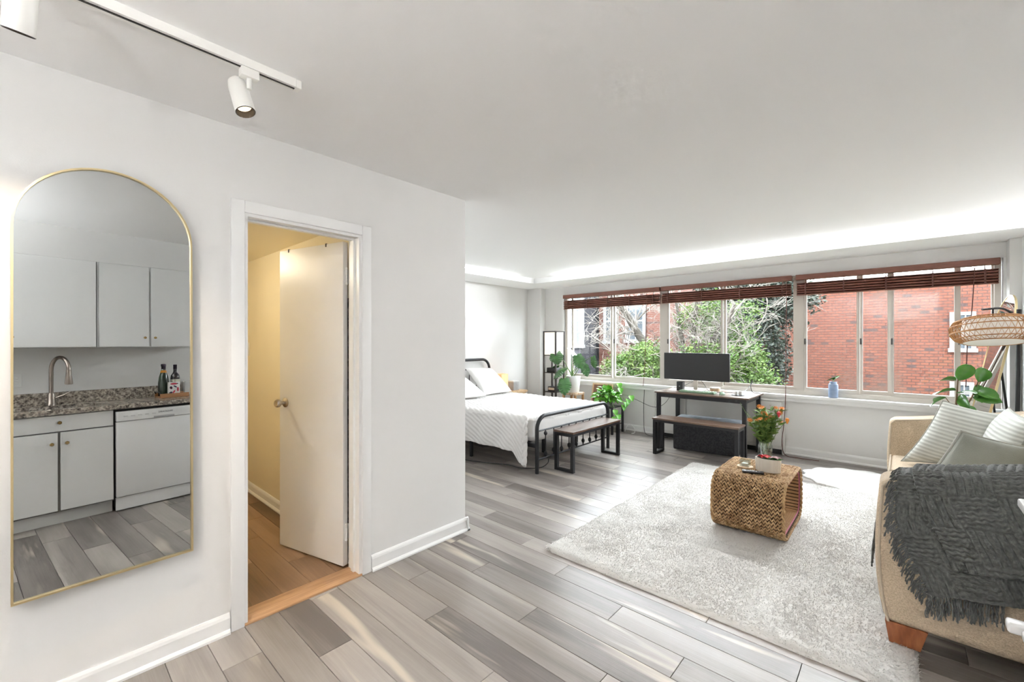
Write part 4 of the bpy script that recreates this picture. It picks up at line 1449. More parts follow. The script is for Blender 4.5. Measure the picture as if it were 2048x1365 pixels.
# ================================================================== LEAVES
def leaf_mesh(name, mat_, L, W, shape='ovate', droop=0.25, fold=0.12, n=10):
    """leaf along +x from its stalk, real curved blade; returns mesh data"""
    key = (name, L, W)
    vs_, fs = [], []
    m = 5
    for i_ in range(n + 1):
        t = i_ / n
        if shape == 'heart':
            w = W * (math.sin(PI * min(1, t * 1.02) ** 0.62)) ** 0.8 if t < 1 else 0
        elif shape == 'fiddle':
            w = W * max(0.0, math.sin(PI * t ** 0.85)) ** 0.6 * (0.72 + 0.42 * t)
        else:
            w = W * max(0.0, math.sin(PI * t ** 0.75)) ** 0.85
        if i_ == 0:
            w = 0.003
        for j in range(-m, m + 1):
            s = j / m
            wave = 0.04 * W * math.sin(t * 14 + j) * abs(s)
            x = L * t - (0.12 * L * abs(s) ** 1.5 if shape == 'heart' and t < 0.35 else 0)
            vs_.append((x, w * s, -droop * L * t * t + fold * w * s * s * 2 + wave))
    k = 2 * m + 1
    for i_ in range(n):
        for j in range(2 * m):
            fs.append((i_ * k + j, (i_ + 1) * k + j, (i_ + 1) * k + j + 1, i_ * k + j + 1))
    me = bpy.data.meshes.new(name)
    me.from_pydata(vs_, [], fs)
    me.polygons.foreach_set('use_smooth', [True] * len(fs))
    me.materials.append(mat_)
    return me


def monstera_mesh(L, W):
    vs_, fs = [], []
    n = 26
    for side in (-1, 1):
        for i_ in range(n + 1):
            t = i_ / n
            w = W * max(0, math.sin(PI * min(1, (t * 0.97 + 0.03)) ** 0.7)) ** 0.75
            cut = 1.0
            if 0.15 < t < 0.92:
                ph = (t - 0.15) / 0.77 * 5
                if (ph % 1) > 0.62:
                    cut = 0.42
            b = len(vs_)
            for q in range(5):
                s = q / 4
                y = side * w * cut * s
                x = L * t + (0.10 * L * s * s if t > 0.1 else -0.14 * L * s)
                z = -0.28 * L * t * t - 0.20 * w * s * s + 0.02 * L * s
                vs_.append((x, y, z))
            if i_ > 0:
                for q in range(4):
                    a = b - 5 + q
                    f = (a, b + q, b + q + 1, a + 1)
                    fs.append(f if side == -1 else f[::-1])
    me = bpy.data.meshes.new('monstera_leaf')
    me.from_pydata(vs_, [], fs)
    me.polygons.foreach_set('use_smooth', [True] * len(fs))
    me.materials.append(LEAFM)
    return me


def put_leaf(me, parent, base, direction, roll=0.0, scale=1.0, name='leaf'):
    o = bpy.data.objects.new(name, me)
    o.parent = parent
    root = parent
    while root.parent is not None:
        root = root.parent
    d = Vector(direction).normalized()
    up = Vector((0, 0, 1))
    y = up.cross(d)
    if y.length < 1e-3:
        y = Vector((0, 1, 0))
    y.normalize()
    z = d.cross(y)
    M = Matrix((d, y, z)).transposed() @ Matrix.Rotation(roll, 3, 'X')
    o.matrix_local = Matrix.Translation(Vector(base) - ORG[root.name]) @ M.to_4x4() @ Matrix.Scale(scale, 4)
    col.objects.link(o)
    return o


def bez(p0, p1, p2, n=8):
    p0, p1, p2 = Vector(p0), Vector(p1), Vector(p2)
    return [p0 * (1 - t) ** 2 + p1 * 2 * t * (1 - t) + p2 * t * t for t in [i_ / n for i_ in range(n + 1)]]


def at(px, py, Y):
    """world point on the plane y = Y seen at pixel (px, py) of the 2048 wide frame"""
    s_, c_ = math.sin(YAW), math.cos(YAW)
    a, b_ = (px - 1024) / 862.0, (py - 683) / 862.0
    r = Vector((-s_ + a * c_, c_ + a * s_, -b_))
    return Vector((0, 0, CAM_H)) + r * (Y / r.y)


# ---- shelf floor lamp in the corner
sl = thing('shelf_floor_lamp', 'tall black shelf floor lamp with paper shade beside the window corner', 'floor lamp', (-4.33, 5.81, 0))
x0, x1, y0, y1 = -4.45, -4.205, 5.70, 5.93
for (xx, yy_) in ((x0, y0), (x1, y0), (x0, y1), (x1, y1)):
    MB().box(xx - 0.012, xx + 0.012, yy_ - 0.012, yy_ + 0.012, 0, 1.565).build('post', BRONZE, sl)
for zz in (0.18, 0.56, 0.88):
    MB().box(x0 + 0.012, x1 - 0.012, y0 - 0.01, y1 + 0.01, zz - 0.012, zz).build('shelf', BRONZE, sl)
MB().box(x0, x1, y0 - 0.012, y0 + 0.012, 1.545, 1.565).box(x0, x1, y1 - 0.012, y1 + 0.012, 1.545, 1.565).box(x0 - 0.012, x0 + 0.012, y0, y1, 1.545, 1.565).box(x1 - 0.012, x1 + 0.012, y0, y1, 1.545, 1.565).build('top_rail', BRONZE, sl)
MB().box(x0, x1, y0 - 0.008, y0 + 0.008, 1.155, 1.17).box(x1 - 0.008, x1 + 0.008, y0, y1, 1.155, 1.17).box(x0, x1, y1 - 0.008, y1 + 0.008, 1.155, 1.17).box(x0 - 0.008, x0 + 0.008, y0, y1, 1.155, 1.17).build('lower_rail', BRONZE, sl)
MB().box(x0 + 0.010, x1 - 0.010, y0 + 0.002, y0 + 0.004, 1.17, 1.545).box(x1 - 0.004, x1 - 0.002, y0 + 0.01, y1 - 0.01, 1.17, 1.545).box(x0 + 0.010, x1 - 0.010, y1 - 0.004, y1 - 0.002, 1.17, 1.545).box(x0 + 0.002, x0 + 0.004, y0 + 0.01, y1 - 0.01, 1.17, 1.545).build('paper_shade', RICEP, sl)
cb1 = thing('black_gadget_box', 'low black electronic box on the middle shelf of the shelf lamp', 'gadget', (-4.32, 5.82, 0.8805))
MB().rbox(-4.42, -4.23, 5.735, 5.90, 0.8805, 0.955, 0.005, 2).build('case', BLACKP, cb1)
MB().rbox(-4.36, -4.28, 5.731, 5.737, 0.905, 0.925, 0.001, 1).build('display', SCREEN, cb1)
cb2 = thing('black_clock_radio', 'small black clock radio on the low shelf of the shelf lamp', 'radio', (-4.33, 5.8, 0.5605))
MB().rbox(-4.40, -4.25, 5.74, 5.86, 0.5605, 0.64, 0.006, 2).build('case', BLACKP, cb2)
MB().rbox(-4.385, -4.265, 5.736, 5.742, 0.585, 0.625, 0.002, 1).build('grille', NICKEL, cb2)
ou = thing('wall_outlet', 'white outlet plate with a black plug on the wall behind the shelf lamp', 'outlet', (-4.58, YW - 0.004, 0.72))
MB().rbox(-4.62, -4.54, YW - 0.006, YW, 0.70, 0.82, 0.002, 1).build('plate', WHITEP, ou)
MB().rbox(-4.595, -4.565, YW - 0.03, YW - 0.004, 0.725, 0.755, 0.004, 1).build('plug', BLACKP, ou)

# ---- monstera on a stool
stl = thing('woven_stool', 'small wooden stool with woven seat under the white plant pot', 'stool', (-3.95, 5.83, 0))
MB().rbox(-4.08, -3.82, 5.70, 5.96, 0.535, 0.572, 0.008, 2).build('seat', mat('woven_cord_seat', (0.33, 0.17, 0.09), 0.8, c2=(0.62, 0.5, 0.36), scale=9, stretch=(6, 6, 1), lo=0.45, hi=0.55), stl)
for (xx, yy_) in ((-4.06, 5.72), (-3.84, 5.72), (-4.06, 5.94), (-3.84, 5.94)):
    MB().box(xx - 0.015, xx + 0.015, yy_ - 0.015, yy_ + 0.015, 0, 0.535).build('leg', RATTAN, stl)
pm = thing('monstera_plant', 'monstera with split leaves in a white tapered pot by the window', 'plant', (-3.95, 5.83, 0.573))
MB().lathe([(0.085, 0.573), (0.092, 0.58), (0.118, 0.835), (0.112, 0.838), (0.106, 0.81), (0.10, 0.80)], (-3.95, 5.83, 0), 28, cap=False).lathe([(0.0005, 0.574), (0.086, 0.574)], (-3.95, 5.83, 0), 28, cap=False).build('pot', POTW, pm)
MB().lathe([(0.103, 0.812), (0.05, 0.82), (0.0005, 0.822)], (-3.95, 5.83, 0), 20, cap=False).build('soil', SOIL, pm)
mm = monstera_mesh(0.22, 0.105)
for (px, py, Y, dx, dy, dz, sc, roll) in ((1112, 712, 5.68, 0.5, -0.5, -0.45, 1.15, 0.3), (1118, 745, 5.62, -0.4, -0.7, -0.5, 0.95, -0.2), (1128, 770, 5.58, 0.35, -0.5, -0.75, 1.1, 0.2),
                                          (1147, 705, 5.75, 0.6, -0.3, -0.3, 0.95, -0.4), (1158, 722, 5.7, 0.55, -0.25, -0.7, 1.0, 0.6), (1172, 738, 5.72, 0.6, 0.1, -0.6, 0.7, 0.9), (1186, 728, 5.75, 0.2, -0.2, -0.9, 0.75, 1.1),
                                          (1172, 745, 5.7, 0.4, -0.1, -0.9, 0.7, 0.8), (1106, 738, 5.8, -0.7, 0.1, -0.4, 0.7, 0.2)):
    tip = at(px, py, Y)
    d_ = Vector((dx, dy, dz)).normalized()
    base = tip - d_ * 0.10
    put_leaf(mm, pm, base, d_, roll, sc)
    st = Vector((-3.95 + random.uniform(-0.03, 0.03), 5.83 + random.uniform(-0.03, 0.03), 0.815))
    MB().tube(bez(st, (st + base) / 2 + Vector((0, 0, 0.13)), base), [0.006] * 4 + [0.0045] * 5, 6).build('stalk', STEMG, pm)

# ---- pothos on a black side stand with a wooden frame behind
sd = thing('plant_stand', 'low black metal plant stand with wooden shelves below the window', 'plant stand', (-3.47, 5.92, 0))
for (xx, yy_) in ((-3.74, 5.76), (-3.21, 5.76), (-3.74, 6.08), (-3.21, 6.08)):
    MB().box(xx - 0.014, xx + 0.014, yy_ - 0.014, yy_ + 0.014, 0, 0.40).build('leg', BLACKM, sd)
MB().box(-3.726, -3.224, 5.75, 6.09, 0.386, 0.40).build('top', BLACKM, sd)
MB().box(-3.726, -3.224, 5.755, 6.085, 0.12, 0.135).build('shelf', WALNUT, sd)
fr_ = thing('wooden_picture_frame', 'wooden frame leaning on the wall behind the bright green pothos', 'picture frame', (-3.58, 6.08, 0.4005))
Mt = Matrix.Rotation(math.radians(-12), 3, 'X')
for (cx_, cz_, w_, h_) in ((0, 0.008, 0.36, 0.022), (0, 0.302, 0.36, 0.022), (-0.17, 0.155, 0.022, 0.272), (0.17, 0.155, 0.022, 0.272)):
    MB().obox(Vector((-3.58, 6.06, 0.4065)) + Mt @ Vector((cx_, 0, cz_)), (w_, 0.02, h_), Mt).build('frame_bar', PALEW, fr_)
MB().obox(Vector((-3.58, 6.068, 0.4065)) + Mt @ Vector((0, 0, 0.155)), (0.33, 0.006, 0.28), Mt).build('panel', mat('brown_print', (0.16, 0.07, 0.04), 0.6, c2=(0.3, 0.14, 0.08), scale=6), fr_)
pp = thing('pothos_plant', 'bushy bright green pothos trailing over the black plant stand', 'plant', (-3.38, 5.90, 0.4005))
MB().lathe([(0.07, 0.4005), (0.095, 0.50), (0.09, 0.502), (0.085, 0.48)], (-3.38, 5.90, 0), 24, cap=False).lathe([(0.0005, 0.402), (0.071, 0.402)], (-3.38, 5.9, 0), 24, cap=False).build('pot', mat('grey_pot', (0.3, 0.3, 0.3), 0.7), pp)
MB().lathe([(0.088, 0.485), (0.0005, 0.49)], (-3.38, 5.90, 0), 20, cap=False).build('soil', SOIL, pp)
lp1 = leaf_mesh('pothos_leaf', LEAFP, 0.082, 0.034, 'heart', 0.3, 0.15)
rl = random.Random(5)
for q in range(130):
    a = rl.uniform(0, 2 * PI)
    el = rl.uniform(-0.15, 1.0)
    rr2 = rl.uniform(0.5, 1.0)
    d_ = Vector((math.cos(a) * math.cos(el * 1.2), math.sin(a) * math.cos(el * 1.2) * 0.85, math.sin(el * 1.2)))
    p = Vector((-3.38, 5.89, 0.52)) + Vector((d_.x * 0.19, d_.y * 0.15, d_.z * 0.17)) * rr2
    if p.y > 6.05:
        p.y = 6.05
    ld = Vector((d_.x, d_.y, -0.25 + 0.5 * d_.z)) + Vector((rl.uniform(-.4, .4), rl.uniform(-.4, .1), rl.uniform(-.3, .3)))
    put_leaf(lp1, pp, p, ld, rl.uniform(-0.6, 0.6), rl.uniform(0.7, 1.25))
    if q % 3 == 0:
        MB().tube(bez((-3.38, 5.90, 0.485), (p + Vector((-3.38, 5.9, 0.62))) / 2, p, 5), 0.003, 5).build('stalk', STEMG, pp)
for (px, py, Y) in ((1262, 793, 5.85), (1255, 800, 5.8), (1246, 812, 5.75), (1240, 778, 5.82), (1238, 768, 5.8), (1236, 830, 5.72), (1230, 822, 5.72), (1228, 835, 5.72), (1250, 806, 5.8)):
    p = at(px, py, Y)
    put_leaf(lp1, pp, p, (0.5, -0.5, -0.5), rl.uniform(-.5, .5), 1.15)
    MB().tube(bez((-3.38, 5.9, 0.49), (p + Vector((-3.38, 5.9, 0.66))) / 2, p, 6), 0.003, 5).build('stalk', STEMG, pp)
cord('white_cable_loop', [(-3.14, 6.02, 0.02), (-3.10, 6.0, 0.10), (-3.04, 6.0, 0.14), (-2.98, 6.0, 0.10), (-2.97, 6.0, 0.03), (-3.02, 6.0, 0.01)], 0.007, 'white cable loop standing on the floor beside the plant stand', WHITEP, cat='cable')

# ---- blue vase with a single leaf on the sill
bv = thing('blue_vase', 'small pale blue ribbed vase with one leaf on the window sill', 'vase', (-0.60, 6.215, 0.7415))
MB().lathe([(0.040, 0.7415), (0.046, 0.748), (0.047, 0.88), (0.044, 0.90), (0.034, 0.907), (0.034, 0.92), (0.037, 0.925), (0.03, 0.925), (0.028, 0.89)], (-0.60, 6.215, 0), 24, cap=False).build('body', BLUEV, bv)
lf = leaf_mesh('vase_leaf', LEAFF, 0.12, 0.032, 'heart', 0.1, 0.2)
put_leaf(lf, bv, (-0.60, 6.215, 0.94), (0.45, -0.1, 0.5), 0.5, 0.75)
put_leaf(lf, bv, (-0.585, 6.215, 0.965), (-0.8, -0.25, -0.28), 0.3, 0.8)
MB().tube(bez((-0.60, 6.215, 0.88), (-0.60, 6.215, 0.93), (-0.585, 6.215, 0.97), 4), 0.003, 6).build('stalk', STEMG, bv)

# ================================================================== RUGS
def fur_rug(name, label, outline_fn, x0, x1, y0, y1, h, nstr, slen, seed, step=0.02):
    """base slab following outline_fn(x,y)->bool-ish signed inside distance, plus pile strands"""
    root = thing(name, label, 'rug', ((x0 + x1) / 2, (y0 + y1) / 2, 0))
    r2 = np.random.default_rng(seed)
    nx, ny = int((x1 - x0) / step) + 1, int((y1 - y0) / step) + 1
    X, Y = np.meshgrid(np.linspace(x0, x1, nx), np.linspace(y0, y1, ny))
    D = outline_fn(X, Y)
    lowz = np.vectorize(lambda a, b_: mnoise.noise(Vector((a * 5, b_ * 5, seed))))(X, Y)
    low2 = np.vectorize(lambda a, b_: mnoise.noise(Vector((a * 16, b_ * 16, seed + 3))))(X, Y)
    Z = h * np.clip(D / 0.03, 0.12, 1) ** 0.5 + (0.0016 * lowz + 0.001 * low2) * np.clip(D / 0.03, 0, 1)
    keep = D > 0
    idx = -np.ones(X.shape, int)
    idx[keep] = np.arange(keep.sum())
    V = np.stack([X[keep], Y[keep], Z[keep]], -1)
    V0 = V.copy()
    V0[:, 2] = 0.001
    n = len(V)
    q = np.stack([idx[:-1, :-1], idx[:-1, 1:], idx[1:, 1:], idx[1:, :-1]], -1).reshape(-1, 4)
    q = q[(q >= 0).all(1)]
    # side skirt
    e = np.concatenate([q[:, [0, 1]], q[:, [1, 2]], q[:, [2, 3]], q[:, [3, 0]]])
    key = e.min(1) * 10 ** 7 + e.max(1)
    u, inv, cnt = np.unique(key, return_inverse=True, return_counts=True)
    be = e[cnt[inv] == 1]
    sk = np.stack([be[:, 1], be[:, 0], be[:, 0] + n, be[:, 1] + n], -1)
    quick_mesh('rug_base', np.concatenate([V, V0]), np.concatenate([q, sk]), FURW, root, smooth=True)
    # pile
    cnt_ = int(nstr * 1.15)
    sx = r2.uniform(x0, x1, cnt_)
    sy = r2.uniform(y0, y1, cnt_)
    d = outline_fn(sx, sy)
    ok = d > 0.004
    sx, sy, d = sx[ok], sy[ok], d[ok]
    ang = np.array([mnoise.noise(Vector((a * 4.5, b_ * 4.5, seed + 9))) for a, b_ in zip(sx, sy)]) * 3.0 + r2.normal(0, 0.9, len(sx)) + 0.6
    ln = slen * r2.uniform(0.6, 1.2, len(sx))
    lean = r2.uniform(0.5, 1.0, len(sx))
    zb = h * np.clip(d / 0.03, 0.12, 1) ** 0.5 - 0.011
    dx, dy = np.cos(ang), np.sin(ang)
    w = 0.0019
    nxv, nyv = -dy * w, dx * w
    b0 = np.stack([sx - nxv, sy - nyv, zb], -1)
    b1_ = np.stack([sx + nxv, sy + nyv, zb], -1)
    mx, my = sx + dx * ln * 0.35 * lean, sy + dy * ln * 0.35 * lean
    mz = zb + ln * 0.42
    m0 = np.stack([mx - nxv, my - nyv, mz], -1)
    m1 = np.stack([mx + nxv, my + nyv, mz], -1)
    tp = np.stack([sx + dx * ln * lean, sy + dy * ln * lean, np.maximum(zb + ln * (0.62 - 0.38 * lean), 0.004)], -1)
    k = len(sx)
    VV = np.concatenate([b0, b1_, m0, m1, tp])
    a = np.arange(k)
    T = np.concatenate([np.stack([a, a + k, a + 3 * k], -1), np.stack([a, a + 3 * k, a + 2 * k], -1), np.stack([a + 2 * k, a + 3 * k, a + 4 * k], -1)])
    quick_mesh('pile', VV, T, FURP, root, kind='stuff')
    return root


RX0, RX1, RY0, RY1 = -1.785, 0.05, 2.285, 5.02


def rug_rect(X, Y):
    cx_, cy_, hx, hy, r = (RX0 + RX1) / 2, (RY0 + RY1) / 2, (RX1 - RX0) / 2, (RY1 - RY0) / 2, 0.05
    qx, qy = np.abs(X - cx_) - hx + r, np.abs(Y - cy_) - hy + r
    wob = 0.0005
    return -(np.sqrt(np.maximum(qx, 0) ** 2 + np.maximum(qy, 0) ** 2) + np.minimum(np.maximum(qx, qy), 0) - r) + wob


fur_rug('shag_rug', 'large white fluffy shag rug under the woven coffee table', rug_rect, RX0, RX1, RY0, RY1, 0.026, 125000, 0.034, 2)


def rug_cloud(X, Y):
    dx, dy = X + 0.27, (Y - 5.48) * 1.16
    a = np.arctan2(dy, dx)
    r = np.sqrt(dx * dx + dy * dy)
    return 0.52 + 0.018 * np.sin(a * 13) - r


fur_rug('scalloped_rug', 'small white scalloped rug between the big rug and the window wall', rug_cloud, -0.83, 0.30, 5.0, 5.98, 0.02, 26000, 0.022, 4, 0.011)

# ================================================================== WOVEN COFFEE TABLE
TH, TLN = 0.405, 0.74      # height, length along y (profile)
TW_ = 0.46                 # width along x (tunnel axis)
TCX, TCY, TRZ, TZ = -0.82, 3.70, math.radians(0.5), 0.026
tb = thing('woven_coffee_table', 'braided banana leaf coffee table with open ends on the white rug', 'coffee table', (TCX, TCY, TZ), rz=TRZ)


def rrect_path(hw, z0, z1, r, step):
    P = []
    segs = [(-hw + r, z0, hw - r, z0), 'a', (hw, z0 + r, hw, z1 - r), 'b', (hw - r, z1, -hw + r, z1), 'c', (-hw, z1 - r, -hw, z0 + r), 'd']
    arcs = {'a': (hw - r, z0 + r, -PI / 2), 'b': (hw - r, z1 - r, 0), 'c': (-hw + r, z1 - r, PI / 2), 'd': (-hw + r, z0 + r, PI)}
    for s in segs:
        if isinstance(s, str):
            cy_, cz_, a0 = arcs[s]
            k = max(3, int(r * PI / 2 / step))
            for q in range(k):
                a = a0 + PI / 2 * q / k
                P.append((cy_ + r * math.cos(a), cz_ + r * math.sin(a)))
        else:
            ya, za, yb, zb = s
            k = max(2, int(math.hypot(yb - ya, zb - za) / step))
            for q in range(k):
                P.append((ya + (yb - ya) * q / k, za + (zb - za) * q / k))
    return P


shell_o = rrect_path(TLN / 2 - 0.012, 0.012, TH - 0.012, 0.125, 0.03)
shell_i = rrect_path(TLN / 2 - 0.034, 0.034, TH - 0.034, 0.103, 0.03)
mb = MB()
hw_ = TW_ / 2 - 0.008
for path, flip in ((shell_o, False), (shell_i, True)):
    m = len(path)
    vs_ = [(-hw_, y, z) for y, z in path] + [(hw_, y, z) for y, z in path]
    fs = [(q, m + q, m + (q + 1) % m, (q + 1) % m) for q in range(m)]
    mb.add(vs_, [f[::-1] for f in fs] if flip else fs, True)
for sx in (-1, 1):
    po, pi_ = shell_o, shell_i
    m = min(len(po), len(pi_))
    # close the rim with a strip of quads resampled on both paths
    vs_ = []
    for q in range(80):
        a = po[int(q / 80 * len(po))]
        b_ = pi_[int(q / 80 * len(pi_))]
        vs_ += [(sx * hw_, a[0], a[1]), (sx * hw_, b_[0], b_[1])]
    fs = [(2 * q, 2 * ((q + 1) % 80), 2 * ((q + 1) % 80) + 1, 2 * q + 1) for q in range(80)]
    mb.add(vs_, fs)
mb.build('inner_shell', mat('dark_core', (0.07, 0.035, 0.015), 0.9), tb, local=True)
# inner slats
ip = rrect_path(TLN / 2 - 0.040, 0.040, TH - 0.040, 0.095, 0.024)
sl_me = None
for q in range(0, len(ip)):
    (ya, za), (yb, zb) = ip[q], ip[(q + 1) % len(ip)]
    if sl_me is None:
        o = MB().obox((0, 0, 0), (TW_ - 0.02, 0.017, 0.006)).build('inner_slat', CANE, tb, local=True)
        sl_me = o.data
    else:
        o = bpy.data.objects.new('inner_slat', sl_me)
        o.parent = tb
        col.objects.link(o)
    o.location = (0, (ya + yb) / 2, (za + zb) / 2)
    o.rotation_euler = (math.atan2(zb - za, yb - ya), 0, 0)
MB().tube([(TW_ / 2 - 0.012, y, z) for y, z in rrect_path(TLN / 2 - 0.045, 0.045, TH - 0.045, 0.09, 0.03)], 0.004, 6, closed=True).build('pink_cord', mat('pink_cord_mat', (0.45, 0.12, 0.2), 0.7), tb, local=True)
# chain-stitch braids round the outside: two slanted leaf strands per stitch
path = rrect_path(TLN / 2, 0.0, TH, 0.135, 0.026)
m = len(path)
ncol = 19
cw_ = TW_ / ncol
proto_v, proto_f = [], []
nseg, nring = 5, 6
for i_ in range(nseg + 1):
    t = i_ / nseg
    rad = 0.18 + 0.82 * math.sin(PI * min(max(t, 0.03), 0.97)) ** 0.7
    for k in range(nring):
        a = 2 * PI * k / nring
        proto_v.append((t - 0.5, rad * math.cos(a), rad * math.sin(a)))
for i_ in range(nseg):
    for k in range(nring):
        proto_f.append((i_ * nring + k, i_ * nring + (k + 1) % nring, (i_ + 1) * nring + (k + 1) % nring, (i_ + 1) * nring + k))
proto_v = np.array(proto_v)
proto_f = np.array(proto_f)
VV, FF = [], []
cntv = 0
rb = np.random.default_rng(11)
for c_ in range(ncol):
    xc = -TW_ / 2 + cw_ * (c_ + 0.5)
    for q in range(m):
        (y, z), (y2, z2) = path[q], path[(q + 1) % m]
        ty_, tz_ = y2 - y, z2 - z
        ln = math.hypot(ty_, tz_)
        ty_, tz_ = ty_ / ln, tz_ / ln
        ny_, nz_ = tz_, -ty_
        # braid sits just inside the path
        oy, oz = y - ny_ * 0.008, z - nz_ * 0.008
        for s in (-1, 1):
            jit = rb.normal(0, 0.0010, 3)
            L_, wv, wh = 0.034 * rb.uniform(0.9, 1.1), 0.0053 * rb.uniform(0.85, 1.15), 0.0085
            ang = s * 0.50 + rb.normal(0, 0.06)
            ax = np.array([math.sin(ang), ty_ * math.cos(ang), tz_ * math.cos(ang)])
            nn = np.array([0.0, ny_, nz_])
            sd_ = np.cross(ax, nn)
            cpt = np.array([xc + s * cw_ * 0.25, oy, oz]) + jit
            VV.append(cpt + proto_v[:, :1] * L_ * ax + proto_v[:, 1:2] * wv * sd_ + proto_v[:, 2:3] * wh * nn)
            FF.append(proto_f + cntv)
            cntv += len(proto_v)
VV = np.concatenate(VV)
VV[:, 2] = np.maximum(VV[:, 2], 0.0)
me_o = quick_mesh('braided_weave', VV + np.array(ORG[tb.name]), np.concatenate(FF), BRAID, tb, kind='stuff', smooth=True)
# rim braids along both open ends
for sx in (-1, 1):
    rim = MB()
    pth = rrect_path(TLN / 2 - 0.014, 0.014, TH - 0.014, 0.122, 0.0125)
    for ph in (0, 1):
        pts = []
        for q, (y, z) in enumerate(pth):
            a = q * 1.15 + ph * PI
            pts.append((sx * (TW_ / 2 - 0.004) + 0.006 * math.cos(a), y * (1 - 0.014 * math.sin(a)), (z - TH / 2) * (1 - 0.025 * math.sin(a)) + TH / 2))
        rim.tube(pts, 0.0068, 6, closed=True)
    rim.build('rim_braid', BRAID, tb, local=True)

TT = TZ + TH + 0.0005
# flowers in a glass jar
jr = thing('glass_jar_vase', 'clear glass jar of orange flowers and green stems behind the coffee table planter', 'vase', (-0.82, 3.93, TT))
jx, jy = -0.82, 3.93
MB().lathe([(0.050, TT), (0.052, TT + 0.005), (0.052, TT + 0.13), (0.046, TT + 0.145), (0.046, TT + 0.155), (0.049, TT + 0.158), (0.045, TT + 0.158), (0.0425, TT + 0.145), (0.0485, TT + 0.128), (0.0485, TT + 0.008), (0.0005, TT + 0.008)], (jx, jy, 0), 24, cap=False).lathe([(0.0005, TT), (0.05, TT)], (jx, jy, 0), 24, cap=False).build('jar', CLEAR, jr)
WATER = glass_mat('jar_water', (0.80, 0.88, 0.80), 0.06, 0.01)
MB().lathe([(0.0005, TT + 0.010), (0.047, TT + 0.010), (0.047, TT + 0.085), (0.0005, TT + 0.085)], (jx, jy, 0), 20, cap=False).build('water', WATER, jr)
rf = random.Random(9)
hl = leaf_mesh('herb_leaf', LEAFJ, 0.055, 0.0125, 'ovate', 0.15, 0.1, 5)
flower_me = None
for q in range(34):
    a = rf.uniform(0, 2 * PI)
    sp_ = rf.uniform(0.02, 0.115)
    hh = rf.uniform(0.19, 0.40) * (1 - sp_ * 1.5)
    tip = Vector((jx + math.cos(a) * sp_, jy + math.sin(a) * sp_, TT + 0.12 + hh * 0.85))
    base = Vector((jx - math.cos(a) * 0.03, jy - math.sin(a) * 0.03, TT + 0.015))
    mid = Vector((jx + math.cos(a) * 0.02, jy + math.sin(a) * 0.02, TT + 0.16))
    pth = bez(base, mid, tip, 8)
    MB().tube(pth, 0.002, 5).build('stalk', STEMG, jr)
    for w in range(6):
        p = pth[3 + w]
        if p.z < TT + 0.15:
            continue
        for e in range(3):
            aa = rf.uniform(0, 2 * PI)
            put_leaf(hl, jr, p, (math.cos(aa), math.sin(aa), rf.uniform(0.3, 1.3)), rf.uniform(-1, 1), rf.uniform(0.7, 1.15))
    if q % 2 == 0:
        if flower_me is None:
            fm = MB()
            for k in range(9):
                an = 2 * PI * k / 9
                fm.add([(0, 0, 0.0), (0.012 * math.cos(an - 0.3), 0.012 * math.sin(an - 0.3), 0.012), (0.021 * math.cos(an), 0.021 * math.sin(an), 0.010), (0.012 * math.cos(an + 0.3), 0.012 * math.sin(an + 0.3), 0.012)], [(0, 1, 2, 3)])
            fm.ball((0, 0, 0.006), 0.007, 8)
            fo = fm.build('flower_head', ORANGE, jr, local=True)
            flower_me = fo.data
        else:
            fo = bpy.data.objects.new('flower_head', flower_me)
            fo.parent = jr
            col.objects.link(fo)
        fo.location = tip + (tip - mid).normalized() * 0.022 - ORG[jr.name]
        fo.rotation_euler = (rf.uniform(0.2, 1.0), rf.uniform(-0.6, 0.6), 0)
        fo.scale = (1.25, 1.25, 1.25)
for (dx, dz, m_) in ((0.16, 0.30, ORANGE), (0.10, 0.34, REDF), (-0.17, 0.40, None), (-0.15, 0.36, None), (-0.12, 0.33, None)):
    tip = Vector((jx + dx, jy - abs(dx) * 0.3, TT + 0.06 + dz))
    MB().tube(bez((jx, jy, TT + 0.02), (jx + dx * 0.3, jy, TT + 0.22), tip, 8), 0.002, 5).build('stalk', STEMG, jr)
    if m_:
        MB().lathe([(0.003, -0.03), (0.010, -0.012), (0.014, 0.0), (0.010, 0.012), (0.002, 0.016)], tip, 10).build('bud', m_, jr)
# fluted planter
fp = thing('fluted_planter', 'cream fluted oval planter with red blossoms on the coffee table', 'planter', (-0.745, 3.66, TT))
def flute(r0, r1, z0, z1, n=72):
    vs_, fs = [], []
    for j in range(5):
        z = z0 + (z1 - z0) * j / 4
        for k in range(n):
            a = 2 * PI * k / n
            r = (r0 + (r1 - r0) * j / 4) * (1 + 0.035 * abs(math.sin(a * 9)))
            vs_.append((-0.745 + 1.25 * r * math.cos(a), 3.66 + 0.85 * r * math.sin(a), z))
    for j in range(4):
        for k in range(n):
            fs.append((j * n + k, j * n + (k + 1) % n, (j + 1) * n + (k + 1) % n, (j + 1) * n + k))
    return vs_, fs
pl = MB()
v_, f_ = flute(0.062, 0.066, TT, TT + 0.095)
pl.add(v_, f_, True)
v_, f_ = flute(0.060, 0.060, TT + 0.095, TT + 0.06)
pl.add(v_, f_, True)
pl.add([(-0.745 + 1.25 * 0.066 * 1.02 * math.cos(2 * PI * k / 72), 3.66 + 0.85 * 0.066 * 1.02 * math.sin(2 * PI * k / 72), TT + 0.0955) for k in range(72)] + [(-0.745 + 1.25 * 0.058 * math.cos(2 * PI * k / 72), 3.66 + 0.85 * 0.058 * math.sin(2 * PI * k / 72), TT + 0.0955) for k in range(72)],
       [(k, (k + 1) % 72, 72 + (k + 1) % 72, 72 + k) for k in range(72)])
pl.build('pot', STONEW, fp)
